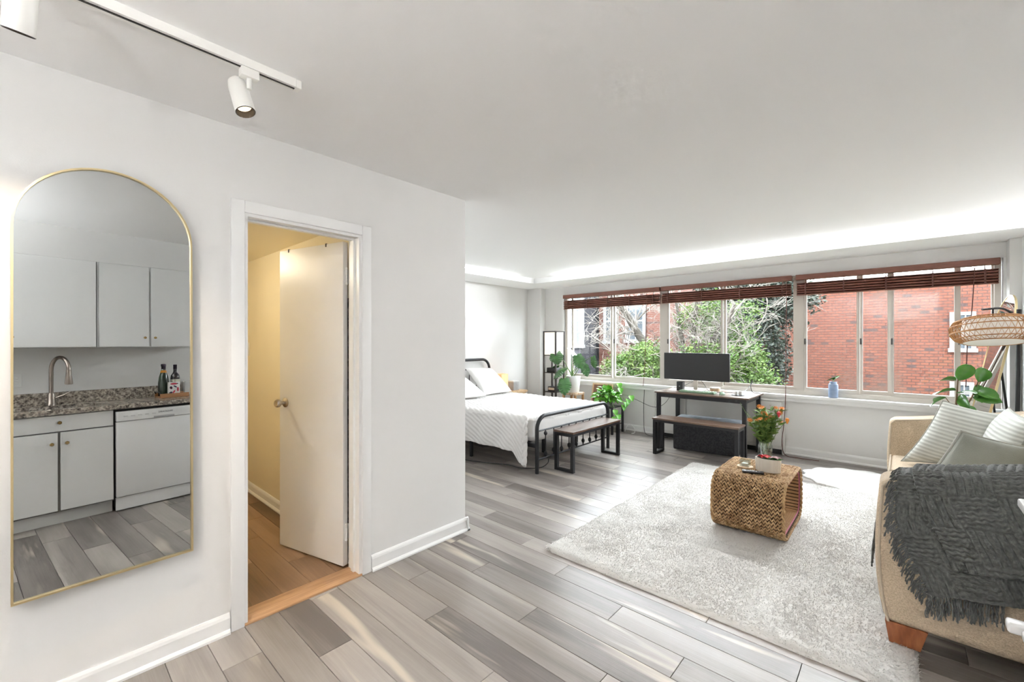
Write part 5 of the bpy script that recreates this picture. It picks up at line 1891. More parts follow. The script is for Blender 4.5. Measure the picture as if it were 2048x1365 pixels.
MB().lathe([(0.0005, TT + 0.08), (0.06, TT + 0.08)], (-0.745, 3.66, 0), 20, Matrix.Diagonal((1.25, 0.85, 1)), cap=False).build('soil', SOIL, fp)
MB().lathe([(0.0005, TT + 0.001), (0.062, TT + 0.001)], (-0.745, 3.66, 0), 20, Matrix.Diagonal((1.25, 0.85, 1)), cap=False).build('bottom', STONEW, fp)
petal = leaf_mesh('red_bract', REDF, 0.06, 0.022, 'ovate', 0.3, 0.2, 6)
for q in range(7):
    a = q * 0.9
    put_leaf(petal, fp, (-0.77, 3.66, TT + 0.10), (math.cos(a), math.sin(a), 0.35), 0.2, 0.8, 'bract')
gl = leaf_mesh('small_green_leaf', LEAFF, 0.05, 0.016, 'ovate', 0.3, 0.2, 6)
for q in range(12):
    a = q * 0.55
    put_leaf(gl, fp, (-0.72 + 0.03 * math.cos(a * 3), 3.66 + 0.02 * math.sin(a * 5), TT + 0.09), (math.cos(a), math.sin(a), 0.5), 0.2, 0.9)
pb = leaf_mesh('pale_bract', mat('pale_pink_petal', (0.6, 0.4, 0.42), 0.6), 0.045, 0.016, 'ovate', 0.3, 0.2, 6)
for q in range(5):
    a = q * 1.3
    put_leaf(pb, fp, (-0.695, 3.66, TT + 0.10), (math.cos(a), math.sin(a), 0.45), 0.1, 0.9, 'bract')
# remote and small glass on a coaster
rm = thing('remote_control', 'black remote control lying on the coffee table', 'remote', (-0.815, 3.525, TT), rz=math.radians(18))
MB().rbox(-0.07, 0.07, -0.02, 0.02, 0, 0.016, 0.005, 2).build('case', BLACKP, rm, local=True)
for r_ in range(3):
    for c_ in range(6):
        MB().box(-0.055 + c_ * 0.018, -0.045 + c_ * 0.018, -0.012 + r_ * 0.01, -0.006 + r_ * 0.01, 0.016, 0.0175).build('button', WHITEP if (r_ + c_) % 4 == 0 else CABG, rm, local=True)
gd = thing('glass_candle_holder', 'small square glass candle holder on a round wooden coaster', 'candle holder', (-0.90, 3.66, TT))
MB().lathe([(0.055, TT), (0.055, TT + 0.007), (0.05, TT + 0.009)], (-0.90, 3.66, 0), 24).build('coaster', PALEW, gd)
gq = MB()
gq.box(-0.932, -0.868, 3.628, 3.634, TT + 0.0095, TT + 0.06).box(-0.932, -0.868, 3.686, 3.692, TT + 0.0095, TT + 0.06).box(-0.932, -0.926, 3.634, 3.686, TT + 0.0095, TT + 0.06).box(-0.874, -0.868, 3.634, 3.686, TT + 0.0095, TT + 0.06)
gq.build('glass', CLEAR, gd)
MB().box(-0.92, -0.88, 3.64, 3.68, TT + 0.0095, TT + 0.03).build('candle', WHITEP, gd)

# ================================================================== SOFA
SYN, SYF = 2.60, 4.84     # near and far ends
AT = 0.215                # arm thickness
SXF, SXB = -0.06, 0.785
sf = thing('beige_sofa', 'beige upholstered sofa with flared arms and piping against the right wall', 'sofa', (0.36, 3.72, 0))


def arm_top(x):
    return 0.765 + 0.13 * max(0.0, min(1.0, (x - SXF) / 0.75)) ** 1.1


def arm_shape(p):
    # slope the top, bulge the front outwards at mid height
    z = p.z
    k = (z - 0.12) / 0.66
    top = arm_top(p.x)
    zz = 0.12 + k * (top - 0.12)
    x = p.x
    f = max(0.0, min(1.0, (SXF + 0.12 - x) / 0.12))
    x -= f * (0.028 * math.sin(PI * min(1, max(0, k)) ** 0.8) + 0.02 * k)
    return Vector((x, p.y, zz))


def subdiv_rbox(x0, x1, y0, y1, z0, z1, r, fn, cuts=7):
    bm = bmesh.new()
    bmesh.ops.create_cube(bm, size=1.0)
    for v in bm.verts:
        v.co = Vector(((x0 + x1) / 2 + v.co.x * (x1 - x0), (y0 + y1) / 2 + v.co.y * (y1 - y0), (z0 + z1) / 2 + v.co.z * (z1 - z0)))
    bmesh.ops.bevel(bm, geom=list(bm.edges), offset=r, segments=4, profile=0.5, affect='EDGES')
    for ax in range(3):
        lo_, hi_ = (x0, y0, z0)[ax] + r, (x1, y1, z1)[ax] - r
        for q in range(1, cuts):
            co = [0, 0, 0]
            co[ax] = lo_ + (hi_ - lo_) * q / cuts
            no = [0, 0, 0]
            no[ax] = 1
            bmesh.ops.bisect_plane(bm, geom=list(bm.verts) + list(bm.edges) + list(bm.faces), plane_co=co, plane_no=no)
    bm.verts.index_update()
    mb = MB()
    mb.add([fn(v.co.copy()) if fn else v.co.copy() for v in bm.verts], [tuple(v.index for v in f.verts) for f in bm.faces], True)
    bm.free()
    return mb


for (ya, yb) in ((SYN, SYN + AT), (SYF - AT, SYF)):
    a_ = subdiv_rbox(SXF, SXB, ya, yb, 0.12, 0.78, 0.032, arm_shape).build('arm', SOFA, sf)
    for yq in (ya + 0.004, yb - 0.004):
        pts = [arm_shape(Vector((SXF + 0.012, yq, 0.125 + (0.75 - 0.125) * q / 14))) for q in range(15)]
        pts += [arm_shape(Vector((SXF + 0.03 + (SXB - SXF - 0.06) * q / 10, yq, 0.775))) for q in range(11)]
        MB().tube(pts, 0.0055, 6).build('piping', PIPING, a_)
subdiv_rbox(SXF + 0.03, SXB, SYN + AT, SYF - AT, 0.12, 0.34, 0.02, None, 3).build('base', SOFA, sf)
bk = subdiv_rbox(0.56, SXB, SYN + AT, SYF - AT, 0.34, 0.91, 0.06, lambda p: Vector((p.x + 0.05 * (p.z - 0.34) * (1 if p.x < 0.7 else 0), p.y, p.z)), 4).build('backrest', SOFA, sf)
ymid = (SYN + SYF) / 2
for (ya, yb) in ((SYN + AT + 0.004, ymid - 0.003), (ymid + 0.003, SYF - AT - 0.004)):
    def puff(p, ya=ya, yb=yb):
        u = (p.x - (SXF - 0.02)) / 0.6
        v = (p.y - ya) / (yb - ya)
        if p.z > 0.42:
            return Vector((p.x, p.y, p.z + 0.018 * math.sin(PI * min(1, max(0, u))) * math.sin(PI * min(1, max(0, v)))))
        return p
    sc_ = subdiv_rbox(SXF - 0.02, 0.56, ya, yb, 0.345, 0.495, 0.045, puff, 5).build('seat_cushion', SOFA, sf)
    ring = [(SXF - 0.012, ya + 0.04, 0.49), (SXF - 0.012, yb - 0.04, 0.49)]
    MB().tube(ring, 0.006, 6).build('piping', PIPING, sc_)
for (ya, yb) in ((SYN + AT + 0.01, ymid - 0.005), (ymid + 0.005, SYF - AT - 0.01)):
    subdiv_rbox(0.45, 0.60, ya, yb, 0.50, 0.76, 0.05, lambda p: Vector((p.x + 0.16 * (p.z - 0.5), p.y, p.z)), 4).build('back_cushion', SOFA, sf)
for (xx, yy_) in ((-0.005, SYN + 0.06), (0.70, SYN + 0.06), (-0.005, SYF - 0.06), (0.70, SYF - 0.06)):
    lg = MB()
    s0, s1 = 0.042, 0.056
    z0 = 0.026 if xx < 0.1 else 0.0
    lg.add([(xx - s0, yy_ - s0, z0), (xx + s0 + 0.02, yy_ - s0, z0), (xx + s0 + 0.02, yy_ + s0, z0), (xx - s0, yy_ + s0, z0), (xx - s1, yy_ - s1, 0.125), (xx + s1 + 0.03, yy_ - s1, 0.125), (xx + s1 + 0.03, yy_ + s1, 0.125), (xx - s1, yy_ + s1, 0.125)],
           [(0, 3, 2, 1), (4, 5, 6, 7), (0, 1, 5, 4), (1, 2, 6, 5), (2, 3, 7, 6), (3, 0, 4, 7)])
    lg.build('leg', SOFALEG, sf)


def stripe_mat():
    m, nt, b = new_mat('grey_green_corded_stripe')
    N, L = nt.nodes, nt.links
    uvn = N.new('ShaderNodeTexCoord')
    sep = N.new('ShaderNodeSeparateXYZ')
    L.new(uvn.outputs['Object'], sep.inputs[0])
    nz = N.new('ShaderNodeTexNoise')
    nz.inputs['Scale'].default_value = 7
    L.new(uvn.outputs['Object'], nz.inputs['Vector'])
    z = N.new('ShaderNodeMath')
    z.operation = 'MULTIPLY_ADD'
    z.inputs[1].default_value = 0.22
    L.new(sep.outputs['X'], z.inputs[0])
    L.new(sep.outputs['Z'], z.inputs[2])
    mul = N.new('ShaderNodeMath')
    mul.operation = 'MULTIPLY_ADD'
    mul.inputs[1].default_value = 250.0
    L.new(z.outputs[0], mul.inputs[0])
    L.new(nz.outputs['Fac'], mul.inputs[2])
    sn = N.new('ShaderNodeMath')
    sn.operation = 'SINE'
    L.new(mul.outputs[0], sn.inputs[0])
    cr = N.new('ShaderNodeValToRGB')
    cr.color_ramp.elements[0].position = 0.2
    cr.color_ramp.elements[0].color = (0.47, 0.48, 0.44, 1)
    cr.color_ramp.elements[1].position = 0.8
    cr.color_ramp.elements[1].color = (0.62, 0.63, 0.585, 1)
    mr = N.new('ShaderNodeMapRange')
    mr.inputs['From Min'].default_value = -1
    L.new(sn.outputs[0], mr.inputs['Value'])
    L.new(mr.outputs[0], cr.inputs['Fac'])
    L.new(cr.outputs['Color'], b.inputs['Base Color'])
    b.inputs['Roughness'].default_value = 0.8
    bp = N.new('ShaderNodeBump')
    bp.inputs['Strength'].default_value = 0.5
    bp.inputs['Distance'].default_value = 0.006
    L.new(mr.outputs[0], bp.inputs['Height'])
    L.new(bp.outputs['Normal'], b.inputs['Normal'])
    return m


STRIPE = stripe_mat()
pillow_quad('striped_cushion', [(-0.01, 4.26, 0.52), (0.46, 4.20, 0.52), (0.60, 4.50, 0.885), (0.215, 4.46, 0.965)], 0.19, STRIPE, 'large pale grey green striped cushion leaning against the far sofa arm', 'cushion', pip=CUSHP, pipr=0.005, group='striped sofa cushions', pinch=0.22)
pillow_quad('striped_cushion', [(0.38, 4.34, 0.52), (0.40, 3.74, 0.52), (0.57, 3.80, 0.955), (0.53, 4.42, 0.95)], 0.17, STRIPE, 'second striped cushion against the sofa back, at the right edge', 'cushion', pip=CUSHP, pipr=0.005, group='striped sofa cushions', pinch=0.22)
pillow_quad('velvet_cushion', [(0.06, 3.52, 0.525), (0.47, 3.52, 0.525), (0.57, 3.72, 0.80), (0.255, 3.66, 0.868)], 0.15, CUSHD, 'dark sage velvet cushion with pale piping in front of the striped cushion', 'cushion', pip=CUSHP, pipr=0.009, pinch=0.16)

# ---- knitted throw over the near arm
bk_root = thing('knitted_throw', 'charcoal basket-weave knitted throw with fringe over the near sofa arm', 'throw blanket', (0.3, 2.7, 0.3))


def throw_profile(w, x, off):
    """w = arc length from the inner end over the arm top and down the outside; returns (y, z)"""
    top = arm_top(x) + 0.016 + off
    yi, yo = SYN + AT + 0.020 + off, SYN - 0.016 - off
    r = 0.055
    li = 0.16                        # inner drop
    lt = (yi - yo) - 2 * r
    q = r * PI / 2
    if w < li:
        return yi, top - r - (li - w)
    w -= li
    if w < q:
        a = w / r
        return yi - r * (1 - math.cos(a)), top - r + r * math.sin(a)
    w -= q
    if w < lt:
        return yi - r - w, top + 0.006 * math.sin(PI * w / lt)
    w -= lt
    if w < q:
        a = w / r
        return yo + r - r * math.sin(a), top - r + r * math.cos(a)
    w -= q
    return yo - 0.02 * min(1, w / 0.3), top - r - w


def knit_height(s, w):
    cell = 0.132
    ci, cj = math.floor(s / cell), math.floor(w / cell)
    fs_, fw = s / cell - ci, w / cell - cj
    edge = min(min(fs_, 1 - fs_), min(fw, 1 - fw))
    e = min(1, edge / 0.05)
    n_ = mnoise.noise(Vector((s * 40, w * 40, 1.0)))
    if (ci + cj) % 2 == 0:       # ropes along w
        a = abs(math.sin(PI * 5 * fs_ + 0.15 * n_)) ** 0.6
        return (0.0135 * a - 0.006 + 0.0012 * math.sin(w * 700)) * e
    a = abs(math.sin(PI * 7 * fw + 0.45 * math.sin(s * 230) + 0.5 * n_)) ** 0.7
    return (0.0115 * a - 0.005) * e


def throw_layer(name, left, right, wlen, off, nu_, nv_, shear, parent):
    """left(w) = x of the left edge for arc length w"""
    P = np.zeros((nu_ * nv_, 3))
    for j in range(nv_):
        w = wlen * j / (nv_ - 1)
        for i_ in range(nu_):
            u = i_ / (nu_ - 1)
            xl = left(w)
            x = xl + (right - xl) * u
            y, z = throw_profile(w, x, off)
            s = x - xl
            h_ = knit_height(s + 0.3, w)
            wv = 0.010 * mnoise.noise(Vector((x * 5, w * 4, off * 50)))
            # displacement direction: outwards from the arm
            y2, z2 = throw_profile(min(wlen, w + 0.004), x, off)
            dy, dz = y2 - y, z2 - z
            l_ = math.hypot(dy, dz) or 1
            ny_, nz_ = dz / l_, -dy / l_
            if w > 0.5:
                wv += 0.016 * math.sin((x + 0.25 * w) * 16) * min(1, (w - 0.5) / 0.2)
            k = h_ + max(wv, -0.004 if w < 0.5 else -0.012)
            P[j * nu_ + i_] = (x, y + ny_ * k, z + nz_ * k)
    ii = np.arange(nu_ * nv_).reshape(nv_, nu_)
    Fq = np.stack([ii[:-1, :-1], ii[1:, :-1], ii[1:, 1:], ii[:-1, 1:]], -1).reshape(-1, 4)
    o = quick_mesh(name, P, Fq, BLANK, parent, smooth=True)
    sm_ = o.modifiers.new('thick', 'SOLIDIFY')
    sm_.thickness = 0.008
    sm_.offset = -1
    return o, P.reshape(nv_, nu_, 3)


def left_top(w):
    return 0.03 + 0.022 * max(0, w - 0.15) + 0.20 * max(0, w - 0.38) + 0.02 * math.sin(w * 9)


def left_low(w):
    return -0.015 + 0.012 * math.sin(w * 8) + 0.28 * max(0, w - 0.60)


o1, P1 = throw_layer('under_layer', left_low, 0.60, 0.905, 0.0, 130, 190, 0, bk_root)
o2, P2 = throw_layer('top_layer', left_top, 0.60, 0.835, 0.016, 200, 260, 0, bk_root)


def fringe(name, roots, dirs, lmin, lmax, seed, parent, r=0.0026):
    rq = random.Random(seed)
    mb = MB()
    for p, d in zip(roots, dirs):
        p = Vector(p)
        d = Vector(d)
        L_ = rq.uniform(lmin, lmax)
        pts = [p]
        cur = p.copy()
        v = d.normalized()
        ph = rq.uniform(0, 6)
        sidev = v.cross(Vector((rq.uniform(-1, 1), rq.uniform(-1, 1), rq.uniform(-1, 1)))).normalized()
        for k in range(7):
            v = (v + Vector((0, -0.04, -0.28))).normalized()
            cur = cur + v * L_ / 7 + sidev * math.sin(ph + k * 2.0) * 0.0045
            cur.y = min(cur.y, SYN - 0.006) if p.y < SYN and cur.z < arm_top(cur.x) else cur.y
            pts.append(cur.copy())
        mb.tube(pts, r, 5)
    o = mb.build(name, BLANK, parent)
    o['kind'] = 'stuff'
    return o


rt, dr_ = [], []
rq = random.Random(21)
for q in range(260):
    j = int(rq.uniform(0.0, 1.0) * 189)
    rt.append(P1[j, 0] + np.array([0.004, -0.002, 0]))
    dr_.append((-1.0, -0.35, 0.1 - rq.random()))
fringe('fringe', rt, dr_, 0.045, 0.085, 3, bk_root)
rt, dr_ = [], []
for q in range(90):
    i_ = int(rq.uniform(0, 0.42) * 129)
    rt.append(P1[-1, i_])
    dr_.append((rq.uniform(-0.3, 0.2), -0.1, -1))
fringe('fringe', rt, dr_, 0.06, 0.10, 4, bk_root)
# far end of the throw over the seat front edge
st_ = MB()
st_.grid(lambda u, v: (SXF - 0.045 - 0.012 * math.sin(v * 9) + (0.30 * (1 - v) if v < 0.5 else 0.15 * (1 - v) * 2 * 0), 2.86 + 0.22 * u, 0.525 - (0.0 if v < 0.5 else (v - 0.5) * 0.10)), 12, 14)
rt, dr_ = [], []
for q in range(70):
    rt.append((SXF - 0.034, 2.85 + 0.22 * rq.random(), 0.49))
    dr_.append((-0.25, 0, -1))
fringe('fringe', rt, dr_, 0.14, 0.24, 5, bk_root)

# ================================================================== RATTAN FLOOR LAMP
fl = thing('rattan_floor_lamp', 'black arc floor lamp with oval woven rattan shade by the right wall', 'floor lamp', (0.69, 5.30, 0))
MB().lathe([(0.13, 0), (0.13, 0.018), (0.12, 0.024), (0.02, 0.026)], (0.67, 5.30, 0), 28).build('base', BLACKM, fl)
MB().tube([(0.67, 5.30, 0.024), (0.685, 5.30, 1.0), (0.69, 5.30, 1.655)], 0.0145, 10).build('pole', BLACKM, fl)
LC = at(1986, 662, 5.10)
armp = bez((0.69, 5.30, 1.50), (0.655, 5.27, 1.69), (LC.x, LC.y + 0.02, LC.z + 0.175), 12) + [Vector((LC.x - 0.06, LC.y - 0.02, LC.z + 0.168))]
MB().tube(armp, 0.009, 8).build('arm', BLACKM, fl)
MB().tube([(LC.x, LC.y, LC.z + 0.17), (LC.x, LC.y, LC.z + 0.09)], 0.006, 8).lathe([(0.0005, 0.098), (0.03, 0.096), (0.034, 0.085)], LC, 14, cap=False).build('hanger', BLACKM, fl)
RA, RH = 0.25, 0.098
TILT = Matrix.Rotation(math.radians(5), 3, Vector((-math.sin(YAW), math.cos(YAW), 0))) @ Matrix.Rotation(math.radians(-9), 3, Vector((math.cos(YAW), math.sin(YAW), 0)))


def shade_pt(a, v):
    """v 0 (top) .. 1 (bottom) on a round-sided drum, hung slightly askew"""
    ph = (v - 0.5) * PI * 0.84
    r = RA - RH + RH * math.cos(ph)
    return LC + TILT @ Vector((r * math.cos(a), r * math.sin(a), -RH * math.sin(ph)))


rs = MB()
for v in (0.0, 0.2, 0.22, 0.40, 0.60, 0.62, 0.80, 1.0):
    rs.tube([shade_pt(2 * PI * k / 40, v) for k in range(40)], 0.0042, 5, closed=True)
rs.build('rattan_rings', RATTAN, fl)
NZ = 44
for (va, vb, k0_) in ((0.0, 0.21, 0.0), (0.21, 0.40, 0.5), (0.40, 0.61, 0.0), (0.61, 0.80, 0.5), (0.80, 1.0, 0.0)):
    zz = MB()
    pts = []
    for k in range(NZ * 2):
        a = 2 * PI * (k / 2 + k0_) / NZ
        pts.append(shade_pt(a, va if k % 2 == 0 else vb))
    zz.tube(pts, 0.0034, 5, closed=True)
    zo = zz.build('rattan_lattice', RATTAN, fl)
    zo['kind'] = 'stuff'
tp = MB()
for k in range(24):
    a = 2 * PI * k / 24
    tp.tube([shade_pt(a, 0.0), LC + TILT @ Vector((0.032 * math.cos(a), 0.032 * math.sin(a), RH + 0.004))], 0.003, 5)
tp.build('top_spokes', RATTAN, fl)['kind'] = 'stuff'
MB().lathe([(0.165, RH - 0.012), (0.178, 0), (0.172, -RH + 0.003), (0.0005, -RH + 0.002)], LC, 32, TILT, cap=False).build('inner_shade', SHADEW, fl)

# ================================================================== LEANING ARCHED MIRROR
lm = thing('standing_arched_mirror', 'gold framed arched standing mirror leaning beside the window behind the plant', 'mirror', (0.40, 5.74, 0))
la = math.radians(5.0)
lmu = Vector((math.sin(la), -math.cos(la), 0))          # along the width towards the viewer
lmh = Vector((-math.cos(la), -math.sin(la), 0))          # horizontal part of the facing
lean_ = math.radians(10)
lmv = (Vector((0, 0, 1)) * math.cos(lean_) - lmh * math.sin(lean_))
lmn = lmh * math.cos(lean_) + Vector((0, 0, 1)) * math.sin(lean_)
lmc = Vector((0.385, 5.74, 0.0))


def lpos(s, z, d):
    return lmc + lmu * s + lmv * z + lmn * d


arch_plate(0.562, 0.010, 1.55, -0.008, 0.0, 1.0, lpos).build('mirror_glass', MIRROR, lm, flat=True)
arch_frame(0.57, 0.005, 1.55, 0.007, -0.012, 0.004, 1.0, lpos).build('gold_frame', GOLD, lm, flat=True)
for s in (-0.2, 0.2):
    MB().tube([lpos(s, 1.15, -0.026), lmc + lmu * s + Vector((0.33, 0.02, 0.008))], 0.008, 8).build('stand_leg', BLACKM, lm)
MB().tube([lmc + lmu * -0.2 + Vector((0.275, 0.02, 0.35)), lmc + lmu * 0.2 + Vector((0.275, 0.02, 0.35))], 0.005, 6).build('cross_bar', BLACKM, lm)

# ================================================================== FIDDLE LEAF PLANT
fg = thing('fiddle_leaf_fig', 'fiddle leaf fig with broad green leaves behind the far end of the sofa', 'plant', (0.30, 5.22, 0))
MB().lathe([(0.10, 0.0), (0.11, 0.01), (0.135, 0.27), (0.128, 0.272), (0.12, 0.25), (0.0005, 0.245)], (0.30, 5.22, 0), 28).build('pot', POTW, fg)
lgm = leaf_mesh('fiddle_leaf', LEAFF, 0.20, 0.062, 'fiddle', 0.22, 0.18)
trunk = [Vector((0.30, 5.22, 0.245)), Vector((0.295, 5.2, 0.5)), at(1912, 815, 5.2), at(1914, 785, 5.2), at(1916, 760, 5.2)]
MB().tube(trunk, [0.010, 0.009, 0.008, 0.006, 0.004], 7).build('trunk', STEMB, fg)
br2 = [Vector((0.30, 5.22, 0.45)), at(1930, 818, 5.25), at(1944, 795, 5.28), at(1956, 765, 5.3)]
MB().tube(br2, [0.008, 0.007, 0.006, 0.004], 7).build('branch', STEMB, fg)
br3 = [Vector((0.297, 5.21, 0.6)), at(1900, 808, 5.15), at(1890, 795, 5.12)]
MB().tube(br3, [0.006, 0.004, 0.003], 6).build('branch', STEMB, fg)
for (pa, pb_, sc, roll) in ((((1916, 762, 5.2)), (1944, 728, 5.12), 1.0, -0.9), ((1912, 762, 5.2), (1882, 757, 5.12), 0.8, 0.5), ((1912, 782, 5.2), (1862, 783, 5.1), 0.95, 0.4), ((1915, 760, 5.2), (1928, 750, 5.3), 0.5, 0.2),
                            ((1892, 797, 5.12), (1855, 808, 5.05), 0.75, 0.6), ((1890, 795, 5.12), (1868, 800, 5.2), 0.6, 0), ((1914, 788, 5.2), (1940, 783, 5.12), 0.8, 0.2), ((1922, 790, 5.22), (1930, 815, 5.1), 0.8, 1.0),
                            ((1956, 765, 5.3), (1975, 735, 5.2), 0.95, -0.8), ((1950, 780, 5.3), (1985, 790, 5.2), 0.9, 0.7), ((1946, 795, 5.28), (1992, 800, 5.2), 0.9, 0.9), ((1915, 812, 5.2), (1945, 818, 5.1), 0.8, 0.1), ((1912, 815, 5.2), (1850, 835, 5.1), 0.8, 0.4),
                            ((1954, 770, 5.3), (1965, 800, 5.25), 0.8, 0.3)):
    p, q_ = at(*pa), at(*pb_)
    d_ = q_ - p
    put_leaf(lgm, fg, p, d_, roll, sc * 0.95)

# ================================================================== OUTSIDE
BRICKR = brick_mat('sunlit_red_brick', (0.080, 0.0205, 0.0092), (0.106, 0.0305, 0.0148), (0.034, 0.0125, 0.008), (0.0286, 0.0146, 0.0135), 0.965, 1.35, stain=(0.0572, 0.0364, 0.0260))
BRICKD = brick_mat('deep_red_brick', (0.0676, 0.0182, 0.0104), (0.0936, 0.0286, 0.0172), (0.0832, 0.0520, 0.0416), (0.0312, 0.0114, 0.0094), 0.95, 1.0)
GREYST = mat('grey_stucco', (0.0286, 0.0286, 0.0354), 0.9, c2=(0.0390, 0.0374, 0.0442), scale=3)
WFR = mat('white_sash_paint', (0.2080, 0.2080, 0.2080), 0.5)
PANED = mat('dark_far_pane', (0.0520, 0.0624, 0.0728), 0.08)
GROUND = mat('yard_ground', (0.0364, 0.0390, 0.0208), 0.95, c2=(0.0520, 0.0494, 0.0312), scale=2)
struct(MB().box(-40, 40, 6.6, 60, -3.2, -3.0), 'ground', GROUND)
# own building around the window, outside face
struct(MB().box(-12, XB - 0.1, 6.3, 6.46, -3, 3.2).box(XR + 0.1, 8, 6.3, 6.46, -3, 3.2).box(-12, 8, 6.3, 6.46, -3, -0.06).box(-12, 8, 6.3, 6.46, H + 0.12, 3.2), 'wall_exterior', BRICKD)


def house(name, label, x0, x1, y0, y1, z1, mat_, wins, parapet=True):
    h_ = thing(name, label, 'building', ((x0 + x1) / 2, (y0 + y1) / 2, -3))
    MB().box(x0, x1, y0, y1, -3, z1).build('wall', mat_, h_)
    if parapet:
        MB().box(x0 - 0.08, x1 + 0.08, y0 - 0.08, y1 + 0.08, z1, z1 + 0.12).build('roof_cornice', WFR, h_)
    for (xa, xb, za, zb, nx_, nz_) in wins:
        t = 0.11
        f = MB()
        f.box(xa, xa + t, y0 - 0.06, y0 + 0.02, za, zb).box(xb - t, xb, y0 - 0.06, y0 + 0.02, za, zb).box(xa + t, xb - t, y0 - 0.06, y0 + 0.02, zb - t, zb).box(xa - 0.04, xb + 0.04, y0 - 0.1, y0 + 0.02, za - 0.05, za + t * 0.7)
        mu_ = 0.03
        for q in range(1, nx_):
            xx = xa + t + (xb - xa - 2 * t) * q / nx_
            f.box(xx - mu_ / 2, xx + mu_ / 2, y0 - 0.035, y0 - 0.012, za + t * 0.7, zb - t)
        for q in range(1, nz_):
            zz = za + t + (zb - za - 2 * t) * q / nz_
            k = mu_ * (1.8 if q == nz_ // 2 else 1)
            f.box(xa + t, xb - t, y0 - 0.0355, y0 - 0.011, zz - k / 2, zz + k / 2)
        w = f.build('window', WFR, h_)
        MB().box(xa + t * 0.5, xb - t * 0.5, y0 - 0.02, y0 - 0.012, za + 0.04, zb - t * 0.5).build('pane', PANED, w)
    return h_


def win_at(pxa, pxb, pya, pyb, Y, nx_, nz_):
    a, b_ = at(pxa, pyb, Y), at(pxb, pya, Y)
    return (a.x, b_.x, a.z, b_.z, nx_, nz_)


YB1 = 21.0
bL = at(1505, 683, YB1).x
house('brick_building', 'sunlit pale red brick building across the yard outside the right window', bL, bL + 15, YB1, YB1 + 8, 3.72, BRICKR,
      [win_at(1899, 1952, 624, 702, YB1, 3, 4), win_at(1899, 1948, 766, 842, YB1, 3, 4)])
YB2 = 15.0
hx0, hx1 = at(1198, 683, YB2).x, at(1346, 683, YB2).x
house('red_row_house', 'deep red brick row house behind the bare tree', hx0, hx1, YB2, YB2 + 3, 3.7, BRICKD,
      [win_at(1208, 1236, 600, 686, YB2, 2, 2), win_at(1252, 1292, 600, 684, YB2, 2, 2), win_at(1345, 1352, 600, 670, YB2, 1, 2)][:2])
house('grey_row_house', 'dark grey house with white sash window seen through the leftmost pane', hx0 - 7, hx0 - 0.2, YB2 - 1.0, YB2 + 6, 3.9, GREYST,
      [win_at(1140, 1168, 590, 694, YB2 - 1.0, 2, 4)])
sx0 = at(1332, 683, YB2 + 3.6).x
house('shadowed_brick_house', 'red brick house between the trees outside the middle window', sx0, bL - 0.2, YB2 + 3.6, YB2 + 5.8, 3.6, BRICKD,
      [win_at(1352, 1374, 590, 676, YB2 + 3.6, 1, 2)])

# ---- trees
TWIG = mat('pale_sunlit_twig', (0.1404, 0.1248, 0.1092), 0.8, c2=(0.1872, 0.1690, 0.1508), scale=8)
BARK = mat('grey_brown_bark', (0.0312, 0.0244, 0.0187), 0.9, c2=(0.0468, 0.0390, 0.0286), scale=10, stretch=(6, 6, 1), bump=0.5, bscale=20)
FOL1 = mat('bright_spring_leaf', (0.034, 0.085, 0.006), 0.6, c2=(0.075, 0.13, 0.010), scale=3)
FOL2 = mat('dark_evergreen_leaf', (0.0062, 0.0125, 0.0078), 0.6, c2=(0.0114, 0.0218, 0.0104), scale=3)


def grow(mb, p, d, L_, r, depth, rg_, droop=0.0, spread=0.6):
    pts = [p.copy()]
    cur = p.copy()
    v = d.normalized()
    n = 5
    for k in range(n):
        v = (v + Vector((rg_.uniform(-1, 1), rg_.uniform(-0.6, 0.6), rg_.uniform(-1, 1))) * 0.20 + Vector((0, 0, -droop))).normalized()
        cur = cur + v * L_ / n
        pts.append(cur.copy())
    mb.tube(pts, [r * (1 - 0.5 * k / n) for k in range(n + 1)], 6 if r > 0.03 else 4, caps=False)
    if depth <= 0:
        return
    for k in range(rg_.randint(2, 4)):
        t = rg_.randint(1, n)
        a = rg_.uniform(-1, 1)
        side = Vector((rg_.uniform(-1, 1), rg_.uniform(-0.7, 0.7), rg_.uniform(-0.8, 0.8)))
        nd = (v + side * spread * 1.6).normalized()
        grow(mb, pts[t], nd, L_ * rg_.uniform(0.55, 0.8), max(0.006, r * (1 - 0.5 * t / n) * 0.6), depth - 1, rg_, droop, spread)


